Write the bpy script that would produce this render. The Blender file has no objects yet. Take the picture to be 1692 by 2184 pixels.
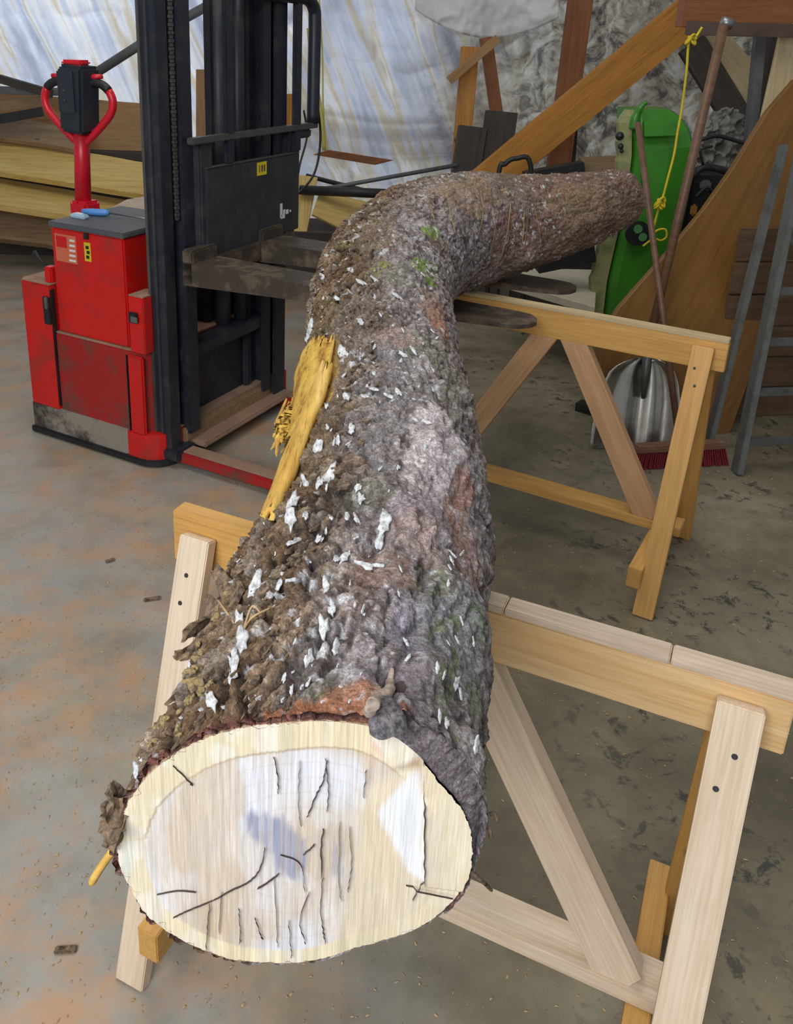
import bpy, bmesh, math, random
import numpy as np
from mathutils import Vector, Matrix
random.seed(7)
SC = bpy.context.scene
COL = SC.collection
PI = math.pi
# ------------------------------------------------------------------ camera
CF, PT, RO, CX, CY, HC = 1875.382, .3545, .0319, 724.72, 768.73, 1.5725
cp, sp, cr, sr = math.cos(PT), math.sin(PT), math.cos(RO), math.sin(RO)
ex, fw, uw = Vector((1, 0, 0)), Vector((0, cp, -sp)), Vector((0, sp, cp))
R_ = ex*cr + uw*sr
U_ = -ex*sr + uw*cr
cam_d = bpy.data.cameras.new('camera'); cam = bpy.data.objects.new('camera', cam_d); COL.objects.link(cam)
cam.matrix_world = Matrix(((R_.x, U_.x, -fw.x, 0), (R_.y, U_.y, -fw.y, 0), (R_.z, U_.z, -fw.z, HC), (0, 0, 0, 1)))
cam_d.sensor_fit = 'HORIZONTAL'; cam_d.sensor_width = 36
cam_d.lens = CF/1692*36
cam_d.shift_x = (846-CX)/1692; cam_d.shift_y = (CY-1092)/1692
cam_d.clip_start = .02; cam_d.clip_end = 100
SC.camera = cam
# ------------------------------------------------------------------ light
W = bpy.data.worlds.new('world'); SC.world = W; W.use_nodes = True
bg = W.node_tree.nodes['Background']; bg.inputs[0].default_value = (.92, .95, 1, 1); bg.inputs[1].default_value = .20

def area(name, loc, target, sx, sy, power, col):
    d = bpy.data.lights.new(name, 'AREA'); d.shape = 'RECTANGLE'; d.size = sx; d.size_y = sy; d.energy = power; d.color = col
    o = bpy.data.objects.new(name, d); COL.objects.link(o); o.location = loc
    o.rotation_euler = (Vector(target)-Vector(loc)).to_track_quat('-Z', 'Y').to_euler()
    return o
# open shop door behind and left of the camera, rooflight over the log, daylight behind the plastic sheet
area('door_daylight', (-1.1, -1.3, 2.5), (0, .9, .7), 2.2, 1.8, 90, (.93, .965, 1))
area('roof_light', (-.2, 2.6, 4.4), (-.1, 2.4, 0), 2.0, 3.0, 52, (1, .95, .86))
area('daylight_behind_sheet', (-2.2, 9.2, 2.6), (-1.2, 7.2, 1.2), 5, 3.2, 125, (.84, .92, 1))
SC.view_settings.view_transform = 'Standard'; SC.view_settings.look = 'None'
SC.view_settings.exposure = 0.35; SC.view_settings.gamma = 1
SC.view_settings.use_curve_mapping = False

# ------------------------------------------------------------------ helpers
def ray(px, py):
    a, b = (px-CX)/CF, (py-CY)/CF
    return fw + R_*a - U_*b
def P(px, py, y):                       # point on the upright plane at distance y
    d = ray(px, py); return Vector((0, 0, HC)) + d*(y/d.y)
def G(px, py, z=0.0):                   # point on the level plane at height z
    d = ray(px, py); return Vector((0, 0, HC)) + d*((z-HC)/d.z)

WM = {}
def tag(o, label=None, cat=None, group=None, kind=None):
    if label: o['label'] = label
    if cat: o['category'] = cat
    if group: o['group'] = group
    if kind: o['kind'] = kind
    return o
def thing(name, label, cat, loc=(0, 0, 0), group=None):
    o = bpy.data.objects.new(name, None); COL.objects.link(o); o.location = loc; o.empty_display_size = .05
    WM[o] = Matrix.Translation(Vector(loc))
    return tag(o, label, cat, group)
def link(name, me, mat, parent=None, M=None):
    M = M or Matrix.Identity(4)
    o = bpy.data.objects.new(name, me); COL.objects.link(o)
    if mat and not me.materials: me.materials.append(mat)
    WM[o] = M
    if parent is not None:
        o.parent = parent; o.matrix_basis = WM[parent].inverted() @ M
    else: o.matrix_basis = M
    return o
def mesh_of(bm, name='mesh', smooth=False):
    bmesh.ops.recalc_face_normals(bm, faces=bm.faces)
    me = bpy.data.meshes.new(name); bm.to_mesh(me); bm.free()
    if smooth:
        for p in me.polygons: p.use_smooth = True
    return me
def frame(x, up):                        # matrix columns x, y, z ; x along the piece, z near 'up'
    x = Vector(x).normalized(); up = Vector(up)
    y = up.cross(x).normalized(); z = x.cross(y)
    return x, y, z
def M4(x, y, z, o): return Matrix(((x.x, y.x, z.x, o.x), (x.y, y.y, z.y, o.y), (x.z, y.z, z.z, o.z), (0, 0, 0, 1)))
def box_bm(l, w, h, bev=.002, bm=None, off=(0, 0, 0)):
    bm2 = bmesh.new(); bmesh.ops.create_cube(bm2, size=1)
    for v in bm2.verts: v.co = Vector((v.co.x*l, v.co.y*w, v.co.z*h)) + Vector(off)
    if bev: bmesh.ops.bevel(bm2, geom=bm2.edges[:], offset=min(bev, .45*min(l, w, h)), segments=2, affect='EDGES')
    if bm is None: return bm2
    me = bpy.data.meshes.new('t'); bm2.to_mesh(me); bm2.free(); bm.from_mesh(me); bpy.data.meshes.remove(me); return bm
def bar(name, p0, p1, w, t, mat, parent=None, up=(0, 0, 1), bev=.002, cut=None):
    """board from p0 to p1; w = width across (local y), t = thickness along 'up'"""
    p0, p1 = Vector(p0), Vector(p1); x, y, z = frame(p1-p0, up)
    bm = box_bm((p1-p0).length, w, t, bev)
    return link(name, mesh_of(bm), mat, parent, M4(x, y, z, (p0+p1)/2))
def tube_mesh(pts, r, n=10, closed=False, smooth=True, caps=True):
    pts = [Vector(p) for p in pts]; N = len(pts); rr = r if isinstance(r, (list, tuple)) else [r]*N
    bm = bmesh.new(); rings = []; up = None
    for i, p in enumerate(pts):
        a = pts[(i-1) % N] if (i > 0 or closed) else p; b = pts[(i+1) % N] if (i < N-1 or closed) else p
        t = (b-a).normalized()
        if up is None: up = Vector((0, 0, 1)) if abs(t.z) < .9 else Vector((1, 0, 0))
        u = (up - t*up.dot(t)).normalized(); v = t.cross(u); up = u
        rings.append([bm.verts.new(p + (u*math.cos(2*PI*k/n)+v*math.sin(2*PI*k/n))*rr[i]) for k in range(n)])
    for i in range(N if closed else N-1):
        A, B = rings[i], rings[(i+1) % N]
        for k in range(n): bm.faces.new((A[k], A[(k+1) % n], B[(k+1) % n], B[k]))
    if caps and not closed: bm.faces.new(rings[0]); bm.faces.new(rings[-1])
    return mesh_of(bm, smooth=smooth)
def tube(name, pts, r, mat, parent=None, n=10, **k): return link(name, tube_mesh(pts, r, n, **k), mat, parent)
def spl(pts, n):                         # Catmull-Rom resample
    pts = [Vector(p) for p in pts]; out = []
    for i in range(len(pts)-1):
        a, b, c, d = pts[max(i-1, 0)], pts[i], pts[i+1], pts[min(i+2, len(pts)-1)]
        for j in range(n):
            t = j/n; out.append(.5*((2*b)+(c-a)*t+(2*a-5*b+4*c-d)*t*t+(3*b-a-3*c+d)*t**3))
    out.append(pts[-1]); return out
def extr(name, pts, thick, mat, parent=None, nrm=None, bev=.003, xdir=None):
    """flat outline of world points given real thickness away from the viewer"""
    pts = [Vector(p) for p in pts]
    if nrm is None:
        nrm = Vector((0, 0, 0))
        for i in range(len(pts)): nrm += (pts[i]).cross(pts[(i+1) % len(pts)])
        nrm.normalize()
    nrm = Vector(nrm)
    if nrm.dot(Vector((0, 0, HC))-pts[0]) < 0: nrm = -nrm
    x = Vector(xdir) if xdir is not None else pts[1]-pts[0]
    x = (x - nrm*x.dot(nrm)).normalized(); y = nrm.cross(x); c = sum(pts, Vector())/len(pts)
    M = M4(x, y, nrm, c); Mi = M.inverted(); bm = bmesh.new()
    loc = [Mi @ p for p in pts]
    f = bm.faces.new([bm.verts.new((p.x, p.y, 0)) for p in loc])
    if f.normal.z < 0: f.normal_flip()
    r = bmesh.ops.extrude_face_region(bm, geom=[f])
    for v in [g for g in r['geom'] if isinstance(g, bmesh.types.BMVert)]: v.co.z -= thick
    bmesh.ops.recalc_face_normals(bm, faces=bm.faces)
    if bev: bmesh.ops.bevel(bm, geom=[e for e in bm.edges if len(e.link_faces) == 2 and e.calc_face_angle(0) > .8], offset=bev, segments=1, affect='EDGES')
    return link(name, mesh_of(bm), mat, parent, M)
def pxslab(name, pts, thick, mat, parent=None, xdir=None, bev=.003):   # pts: (px, py, y)
    return extr(name, [P(*p) for p in pts], thick, mat, parent, xdir=xdir, bev=bev)

# ------------------------------------------------------------------ materials
def newmat(name):
    m = bpy.data.materials.new(name); m.use_nodes = True
    nt = m.node_tree; b = nt.nodes['Principled BSDF']; return m, nt, b
def N(nt, t, **k):
    n = nt.nodes.new(t)
    for a, v in k.items():
        if a in n.inputs: n.inputs[a].default_value = v
        else: setattr(n, a, v)
    return n
def ramp(nt, src, stops, interp='LINEAR'):
    r = nt.nodes.new('ShaderNodeValToRGB'); r.color_ramp.interpolation = interp
    e = r.color_ramp.elements
    while len(e) < len(stops): e.new(.5)
    for i, (p, c) in enumerate(stops):
        e[i].position = p; e[i].color = (*c, 1) if len(c) == 3 else c
    nt.links.new(src, r.inputs[0]); return r
def mixc(nt, f, a, b, mode='MIX'):
    m = nt.nodes.new('ShaderNodeMix'); m.data_type = 'RGBA'; m.blend_type = mode
    for i, v in ((0, f), (6, a), (7, b)):
        if isinstance(v, bpy.types.NodeSocket): nt.links.new(v, m.inputs[i])
        else: m.inputs[i].default_value = v if i == 0 else (*v, 1)
    return m.outputs[2]
def coords(nt, scale=(1, 1, 1), rnd=True, kind='Object'):
    tc = nt.nodes.new('ShaderNodeTexCoord'); mp = nt.nodes.new('ShaderNodeMapping'); mp.inputs['Scale'].default_value = scale
    nt.links.new(tc.outputs[kind], mp.inputs[0])
    if rnd:
        oi = nt.nodes.new('ShaderNodeObjectInfo'); mu = N(nt, 'ShaderNodeVectorMath', operation='SCALE'); 
        cx = nt.nodes.new('ShaderNodeCombineXYZ')
        for i in range(3): nt.links.new(oi.outputs['Random'], cx.inputs[i])
        nt.links.new(cx.outputs[0], mu.inputs[0]); mu.inputs['Scale'].default_value = 37
        nt.links.new(mu.outputs[0], mp.inputs['Location'])
    return mp.outputs[0]
def noise(nt, vec, sc, det=4, rough=.6, out='Fac', dist=0):
    n = N(nt, 'ShaderNodeTexNoise'); n.inputs['Scale'].default_value = sc; n.inputs['Detail'].default_value = det
    n.inputs['Roughness'].default_value = rough; n.inputs['Distortion'].default_value = dist
    nt.links.new(vec, n.inputs['Vector']); return n.outputs[out]
def bump(nt, b, h, s=.3, d=.002):
    n = N(nt, 'ShaderNodeBump'); n.inputs['Strength'].default_value = s; n.inputs['Distance'].default_value = d
    nt.links.new(h, n.inputs['Height']); nt.links.new(n.outputs[0], b.inputs['Normal'])
def wood(name, light, dark, rough=.6, grain=1.0, knots=True, dirt=.25, contrast=1.0):
    m, nt, b = newmat(name)
    v = coords(nt, (1.2, 16, 16)); g = noise(nt, v, 2.6*grain, 6, .62, dist=.6)
    v2 = coords(nt, (3, 90, 90)); g2 = noise(nt, v2, 2.5, 3, .6)
    mid = tuple((a*.6+c*.4) for a, c in zip(light, dark))
    lo, hi = .5-.22/contrast, .5+.2/contrast
    c = ramp(nt, g, [(lo, dark), (.5, mid), (hi, light)]).outputs[0]
    f2 = ramp(nt, g2, [(.35, (.80, .78, .74)), (.6, (1, 1, 1))]).outputs[0]
    c = mixc(nt, .75, c, f2, 'MULTIPLY')
    v3 = coords(nt); d = ramp(nt, noise(nt, v3, 5, 5, .7), [(.42, (0, 0, 0)), (.75, (1, 1, 1))]).outputs[0]
    dm = nt.nodes.new('ShaderNodeMath'); dm.operation = 'MULTIPLY'; dm.inputs[1].default_value = dirt; nt.links.new(d, dm.inputs[0])
    c = mixc(nt, dm.outputs[0], c, tuple(x*.45 for x in dark))
    if knots:
        vo = N(nt, 'ShaderNodeTexVoronoi'); vo.inputs['Scale'].default_value = 2.2
        nt.links.new(coords(nt, (1.6, 3.2, 3.2)), vo.inputs['Vector'])
        k = ramp(nt, vo.outputs['Distance'], [(.035, (1, 1, 1)), (.085, (0, 0, 0))]).outputs[0]
        c = mixc(nt, k, c, (dark[0]*.35, dark[1]*.28, dark[2]*.22))
    nt.links.new(c, b.inputs['Base Color']); b.inputs['Roughness'].default_value = rough
    bump(nt, b, g2, .25, .001); return m
def paint(name, col, dirt=(.1, .08, .06), amt=.3, rough=.4, metal=0, scale=9, bumpy=.15):
    m, nt, b = newmat(name); v = coords(nt)
    n = noise(nt, v, scale, 8, .72); k = ramp(nt, n, [(.48, (0, 0, 0)), (.72, (amt*2,)*3)]).outputs[0]
    c = mixc(nt, k, col, dirt)
    n2 = noise(nt, v, scale*.3, 3, .5); c = mixc(nt, .5, c, ramp(nt, n2, [(.3, (.7, .7, .7)), (.7, (1, 1, 1))]).outputs[0], 'MULTIPLY')
    nt.links.new(c, b.inputs['Base Color'])
    rr = nt.nodes.new('ShaderNodeMapRange'); rr.inputs['To Min'].default_value = rough*.8; rr.inputs['To Max'].default_value = min(1, rough*1.5)
    nt.links.new(n, rr.inputs[0]); nt.links.new(rr.outputs[0], b.inputs['Roughness']); b.inputs['Metallic'].default_value = metal
    bump(nt, b, n, bumpy, .001); return m
def fiber(name, col, col2, rough=.85, scale=6):
    m, nt, b = newmat(name); v = coords(nt); n = noise(nt, v, scale, 6, .7)
    nt.links.new(ramp(nt, n, [(.35, col2), (.65, col)]).outputs[0], b.inputs['Base Color']); b.inputs['Roughness'].default_value = rough
    bump(nt, b, n, .3, .003); return m
def attrmat(name, rough=.9, fine=260, fstr=.5, fib=None, bd=.0012, spec=.25, amt=.6, grit=False):
    m, nt, b = newmat(name)
    a = N(nt, 'ShaderNodeVertexColor'); a.layer_name = 'Col'
    v = coords(nt, fib or (1, 1, 1), rnd=False); n = noise(nt, v, fine, 4, .7)
    k = ramp(nt, n, [(.28, (.45, .43, .42)), (.5, (.95, .95, .95)), (.72, (1.5, 1.5, 1.52))]).outputs[0]
    c = mixc(nt, amt, a.outputs[0], k, 'MULTIPLY')
    if grit:
        n2 = noise(nt, v, 150, 6, .8); c = mixc(nt, .8, c, ramp(nt, n2, [(.32, (.18, .155, .14)), (.46, (.78, .76, .75)), (.55, (1.15, 1.14, 1.14)), (.68, (2.3, 2.25, 2.25))]).outputs[0], 'MULTIPLY')
        ad = nt.nodes.new('ShaderNodeMath'); nt.links.new(n, ad.inputs[0]); nt.links.new(n2, ad.inputs[1]); n = ad.outputs[0]
    nt.links.new(c, b.inputs['Base Color']); b.inputs['Roughness'].default_value = rough; b.inputs['Specular IOR Level'].default_value = spec
    bump(nt, b, n, fstr, bd); return m

M = {}
M['pine_pale'] = wood('pine_pale', (.80, .66, .50), (.66, .49, .33), .6, dirt=.12, contrast=.8)
M['pine_beam'] = wood('pine_beam', (.78, .55, .29), (.62, .36, .14), .6, dirt=.18, contrast=.8)
M['pine_top'] = wood('pine_top', (.70, .57, .44), (.50, .38, .27), .65, dirt=.3)
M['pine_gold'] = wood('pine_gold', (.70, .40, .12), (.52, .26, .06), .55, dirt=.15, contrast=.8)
M['pine_pink'] = wood('pine_pink', (.64, .39, .21), (.48, .26, .12), .6, dirt=.15, contrast=.8)
M['orange_beam'] = wood('orange_beam', (.60, .27, .04), (.38, .145, .018), .55, dirt=.2)
M['red_post'] = wood('red_post', (.34, .13, .045), (.20, .065, .02), .6)
M['slab_pale'] = wood('slab_pale', (.74, .55, .20), (.54, .35, .09), .65, dirt=.2, knots=False)
M['slab_brown'] = wood('slab_brown', (.34, .23, .13), (.22, .14, .07), .7, dirt=.4)
M['ply_brown'] = wood('ply_brown', (.42, .24, .10), (.30, .16, .06), .6, dirt=.2, knots=False)
M['slab_orange'] = wood('slab_orange', (.27, .125, .022), (.13, .052, .010), .5, grain=.6, dirt=.2, knots=False, contrast=.7)
M['wall_wood'] = wood('wall_wood', (.16, .09, .045), (.09, .05, .025), .7, dirt=.4)
M['dark_wood'] = wood('dark_wood', (.075, .06, .05), (.035, .028, .024), .75, dirt=.3, knots=False)
M['cream_wood'] = wood('cream_wood', (.62, .50, .30), (.50, .38, .20), .6, knots=False)
M['handle_wood'] = wood('handle_wood', (.19, .10, .055), (.11, .055, .03), .5, knots=False)
M['red'] = paint('red_paint', (.66, .010, .008), (.16, .04, .03), .35, .36)
M['red_dirty'] = paint('red_paint_dirty', (.42, .014, .014), (.13, .06, .04), .75, .45, scale=5)
M['dust_edge'] = paint('dusty_edge', (.36, .22, .15), (.2, .12, .08), .4, .8)
M['red_bright'] = paint('red_handle', (.72, .012, .03), (.3, .02, .03), .2, .3)
M['grey_skirt'] = paint('bare_skirt', (.29, .25, .20), (.05, .04, .035), .8, .6, scale=7)
M['mast'] = paint('mast_paint', (.016, .020, .032), (.10, .085, .075), .2, .38)
M['mast2'] = paint('mast_panel_paint', (.030, .034, .042), (.12, .10, .09), .22, .42)
M['fork'] = paint('fork_steel', (.060, .045, .035), (.22, .16, .11), .5, .5, .1)
M['tip'] = paint('fork_tip_steel', (.035, .024, .032), (.1, .07, .06), .35, .4, .2)
M['rail'] = paint('rail_steel', (.13, .125, .12), (.07, .05, .04), .4, .4, .5)
M['lid'] = paint('lid_grey', (.085, .095, .11), (.2, .17, .13), .4, .5)
M['black'] = paint('black_plastic', (.012, .013, .016), (.06, .055, .05), .2, .45)
M['navy'] = paint('tiller_plastic', (.020, .028, .040), (.05, .05, .05), .2, .42)
M['steel'] = paint('dull_steel', (.30, .31, .31), (.12, .10, .08), .4, .35, .8)
M['alu'] = paint('ladder_aluminium', (.20, .21, .20), (.09, .08, .06), .4, .45, .6)
M['shovel'] = paint('shovel_aluminium', (.62, .60, .54), (.25, .22, .18), .35, .24, .95, scale=6)
M['tube_grey'] = paint('tube_grey', (.16, .17, .18), (.08, .07, .06), .3, .5, .3)
M['green'] = paint('green_plastic', (.045, .235, .016), (.03, .10, .02), .35, .33, scale=4)
M['green_rim'] = paint('dusty_green_rim', (.30, .30, .13), (.12, .16, .05), .5, .7, scale=8)
M['yellow'] = paint('yellow_rope', (.70, .55, .02), (.4, .3, .02), .3, .6)
M['yellow_soft'] = paint('yellow_strap', (.66, .62, .16), (.4, .38, .1), .3, .7)
M['bristle'] = paint('red_bristle', (.20, .008, .018), (.06, .01, .02), .3, .6)
M['broom_block'] = paint('broom_block', (.20, .09, .05), (.25, .2, .15), .5, .6)
M['brown_steel'] = paint('brown_beam_paint', (.085, .048, .032), (.04, .02, .015), .4, .5)
M['white_tag'] = paint('white_print', (.75, .78, .80), (.5, .5, .5), .1, .6, bumpy=0)
M['yel_tag'] = paint('yellow_print', (.75, .60, .02), (.5, .4, .05), .1, .5, bumpy=0)
M['orange_tag'] = paint('orange_print', (.75, .16, .07), (.5, .2, .15), .3, .5, bumpy=0)
M['blue'] = paint('blue_plastic', (.10, .32, .75), (.1, .2, .4), .2, .35)
M['ltblue'] = paint('pale_blue_plastic', (.45, .66, .80), (.3, .4, .5), .2, .4)
M['green_dot'] = paint('pale_green_print', (.10, .30, .12), (.05, .15, .05), .2, .5, bumpy=0)
M['cream_panel'] = fiber('cream_panel', (.56, .52, .40), (.44, .40, .30), .7)
M['cloth'] = fiber('grey_cloth', (.30, .29, .25), (.16, .15, .13), .9)
M['screw'] = paint('screw_dark', (.05, .045, .05), (.02, .02, .02), .3, .5, .4)
M['chip'] = paint('wood_chip', (.50, .34, .17), (.35, .2, .08), .4, .8)
M['crack'] = paint('crack_dark', (.075, .05, .045), (.03, .02, .02), .3, .9, bumpy=0)
M['ring'] = paint('ring_line', (.33, .23, .14), (.3, .2, .1), .3, .9, bumpy=0)
M['bark'] = attrmat('bark', .92, 420, .9, amt=.85, grit=True, bd=.0022)
M['face'] = attrmat('sawn_end_grain', .75, 70, .35, (11, 1, .30), .0006, amt=.42)
M['flake'] = fiber('lichen_flake', (.80, .82, .84), (.30, .29, .28), .9, 2.2)
M['flake_tan'] = fiber('fungus_flake', (.42, .31, .14), (.13, .09, .04), .9, 2.5)
M['loose'] = fiber('loose_bark', (.30, .205, .125), (.03, .02, .013), .95, 85)
M['torn'] = wood('torn_wood', (.80, .52, .13), (.56, .30, .05), .7, grain=2.0, knots=False, dirt=.15)

# floor: dusty concrete
def floor_mat():
    m, nt, b = newmat('concrete_floor'); v = coords(nt, rnd=False)
    n1 = noise(nt, v, 1.1, 6, .62); n2 = noise(nt, v, 4.2, 8, .7); n3 = noise(nt, v, 26, 5, .7)
    c = ramp(nt, n1, [(.34, (.125, .108, .070)), (.5, (.20, .172, .112)), (.66, (.28, .248, .175))]).outputs[0]
    c = mixc(nt, .7, c, ramp(nt, n2, [(.3, (.50, .47, .42)), (.5, (.95, .95, .94)), (.7, (1.4, 1.38, 1.3))]).outputs[0], 'MULTIPLY')
    sx = N(nt, 'ShaderNodeSeparateXYZ'); nt.links.new(v, sx.inputs[0])
    def mr(src, a, bb):
        q = nt.nodes.new('ShaderNodeMapRange'); q.inputs['From Min'].default_value = a; q.inputs['From Max'].default_value = bb; nt.links.new(src, q.inputs[0]); return q.outputs[0]
    def mul(a, bb):
        q = nt.nodes.new('ShaderNodeMath'); q.operation = 'MULTIPLY'
        for i, s in enumerate((a, bb)):
            if isinstance(s, float): q.inputs[i].default_value = s
            else: nt.links.new(s, q.inputs[i])
        return q.outputs[0]
    left = mr(sx.outputs[0], .35, -.25)
    # bluish sky sheen on the left, painted into the floor colour as patches
    blu = ramp(nt, noise(nt, v, 2.7, 5, .65), [(.44, (0, 0, 0)), (.60, (1, 1, 1))]).outputs[0]
    c = mixc(nt, mul(mul(blu, left), .75), c, (.25, .28, .31))
    c = mixc(nt, mul(left, .55), c, mixc(nt, .5, (.42, .38, .31), ramp(nt, n2, [(.3, (.2, .19, .17)), (.7, (.55, .50, .42))]).outputs[0]))
    # orange sawdust
    saw = ramp(nt, noise(nt, v, 3.6, 9, .78), [(.47, (0, 0, 0)), (.62, (1, 1, 1))]).outputs[0]
    c = mixc(nt, mul(mul(saw, mr(sx.outputs[0], .15, -.3)), .72), c, (.50, .27, .13))
    # light dusty path seen under the far trestle
    # dark oil spots on the right
    vo = ramp(nt, noise(nt, v, 17, 6, .75, dist=.5), [(.545, (0, 0, 0)), (.61, (1, 1, 1))]).outputs[0]
    msk = ramp(nt, noise(nt, v, 2.1, 3, .5), [(.42, (0, 0, 0)), (.56, (1, 1, 1))]).outputs[0]
    c = mixc(nt, mul(mul(mul(vo, msk), mr(sx.outputs[0], .3, .8)), .85), c, (.035, .035, .035))
    sp_ = ramp(nt, noise(nt, v, 55, 3, .6), [(.66, (0, 0, 0)), (.71, (1, 1, 1))]).outputs[0]
    c = mixc(nt, mul(sp_, .5), c, (.07, .06, .05))
    ch = ramp(nt, noise(nt, v, 38, 4, .7), [(.67, (0, 0, 0)), (.74, (1, 1, 1))]).outputs[0]
    c = mixc(nt, mul(ch, .6), c, (.52, .44, .28))
    nt.links.new(c, b.inputs['Base Color'])
    nt.links.new(ramp(nt, n2, [(.3, (.32,)*3), (.7, (.62,)*3)]).outputs[0], b.inputs['Roughness'])
    bump(nt, b, n3, .25, .002); return m
M['floor'] = floor_mat()

def tarp_mat():
    m, nt, b = newmat('plastic_sheet'); v = coords(nt, (1, 1, .28), rnd=False)
    m1 = nt.nodes.new('ShaderNodeMapping'); m1.inputs['Rotation'].default_value = (0, .40, 0); m2 = nt.nodes.new('ShaderNodeMapping'); m2.inputs['Scale'].default_value = (2.6, .3, .30)
    nt.links.new(coords(nt, rnd=False), m1.inputs[0]); nt.links.new(m1.outputs[0], m2.inputs[0])
    n = noise(nt, m2.outputs[0], 2.0, 4, .55, dist=.3)
    c = ramp(nt, n, [(.34, (.44, .47, .58)), (.45, (.70, .74, .86)), (.52, (.66, .58, .44)), (.58, (.86, .86, .88)), (.68, (.58, .62, .74))]).outputs[0]
    cr2 = ramp(nt, noise(nt, coords(nt, rnd=False), 3.0, 3, .55, dist=1.5), [(.485, (1, 1, 1)), (.5, (.62, .62, .66)), (.515, (1, 1, 1))]).outputs[0]  # thin crease shade painted as dark lines
    c = mixc(nt, .2, c, cr2, 'MULTIPLY')
    sx = N(nt, 'ShaderNodeSeparateXYZ'); nt.links.new(coords(nt, rnd=False), sx.inputs[0])
    q = nt.nodes.new('ShaderNodeMapRange'); q.inputs['From Min'].default_value = .3; q.inputs['From Max'].default_value = 1.6; nt.links.new(sx.outputs[0], q.inputs[0])
    c2 = ramp(nt, noise(nt, coords(nt, rnd=False), 5, 7, .7, dist=1), [(.40, (.14, .125, .115)), (.50, (.46, .42, .34)), (.60, (.66, .63, .58))]).outputs[0]  # dark folds of the right part painted into the sheet colour
    c = mixc(nt, q.outputs[0], c, c2)
    nt.links.new(c, b.inputs['Base Color']); b.inputs['Roughness'].default_value = .35
    tr = N(nt, 'ShaderNodeBsdfTranslucent'); nt.links.new(c, tr.inputs[0])
    mx = N(nt, 'ShaderNodeMixShader'); mx.inputs[0].default_value = .5
    nt.links.new(b.outputs[0], mx.inputs[1]); nt.links.new(tr.outputs[0], mx.inputs[2])
    nt.links.new(mx.outputs[0], nt.nodes['Material Output'].inputs[0])
    return m
M['tarp'] = tarp_mat()

# ------------------------------------------------------------------ numpy noise
def _h(ix, iy, s):
    n = (ix.astype(np.int64)*374761393 + iy.astype(np.int64)*668265263 + s*974634777) & 0x7fffffff
    n = ((n ^ (n >> 13))*1274126177) & 0x7fffffff
    n = ((n ^ (n >> 16))*60493) & 0x7fffffff
    return (n ^ (n >> 15) & 0x7fffffff) % 100003/100003.0
def vn(x, y, s=0):
    ix, iy = np.floor(x), np.floor(y); fx, fy = x-ix, y-iy
    fx = fx*fx*(3-2*fx); fy = fy*fy*(3-2*fy)
    a, b, c, d = _h(ix, iy, s), _h(ix+1, iy, s), _h(ix, iy+1, s), _h(ix+1, iy+1, s)
    return (a*(1-fx)+b*fx)*(1-fy)+(c*(1-fx)+d*fx)*fy
def fbm(x, y, o=4, s=0, g=.5):
    t = 0; a = 1; w = 0
    for i in range(o): t = t+a*vn(x*2**i, y*2**i, s+i*17); w += a; a *= g
    return t/w
def worley(x, y, s=0):
    ix, iy = np.floor(x), np.floor(y); f1 = np.full(x.shape, 9.); f2 = f1.copy(); idv = np.zeros(x.shape)
    for dx in (-1, 0, 1):
        for dy in (-1, 0, 1):
            cx, cy = ix+dx, iy+dy
            d = np.hypot(cx+_h(cx, cy, s)-x, cy+_h(cx, cy, s+5)-y); c = d < f1
            f2 = np.where(c, f1, np.minimum(f2, d)); idv = np.where(c, _h(cx, cy, s+9), idv); f1 = np.where(c, d, f1)
    return f1, f2, idv
def sstep(x, a, b):
    t = np.clip((x-a)/(b-a), 0, 1); return t*t*(3-2*t)
def grid_mesh(name, co, n, m, wrap, col=None, smooth=True):
    me = bpy.data.meshes.new(name); me.vertices.add(n*m); me.vertices.foreach_set('co', co.astype(np.float32).ravel())
    i = np.arange(n-1)[:, None]; mm = m if wrap else m-1; j = np.arange(mm)[None, :]
    a = i*m+j; b = i*m+(j+1) % m; q = np.stack([a, b, b+m, a+m], -1).reshape(-1, 4)
    me.loops.add(q.size); me.polygons.add(len(q)); me.loops.foreach_set('vertex_index', q.ravel().astype(np.int32))
    me.polygons.foreach_set('loop_start', np.arange(0, q.size, 4, dtype=np.int32)); me.polygons.foreach_set('loop_total', np.full(len(q), 4, np.int32))
    if smooth: me.polygons.foreach_set('use_smooth', np.ones(len(q), bool))
    me.update(calc_edges=True)
    if col is not None:
        at = me.color_attributes.new('Col', 'FLOAT_COLOR', 'POINT')
        c4 = np.concatenate([np.clip(col, 0, 1), np.ones(col.shape[:-1]+(1,))], -1); at.data.foreach_set('color', c4.astype(np.float32).ravel())
    return me

# ================================================================== SETTING
bm = bmesh.new(); vs = [bm.verts.new(p) for p in ((-6, -4, 0), (6, -4, 0), (6, 10, 0), (-6, 10, 0))]; bm.faces.new(vs)
r = bmesh.ops.extrude_face_region(bm, geom=bm.faces[:])
for g in r['geom']:
    if isinstance(g, bmesh.types.BMVert): g.co.z = -.15
tag(link('floor', mesh_of(bm), M['floor']), kind='structure')

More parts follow.
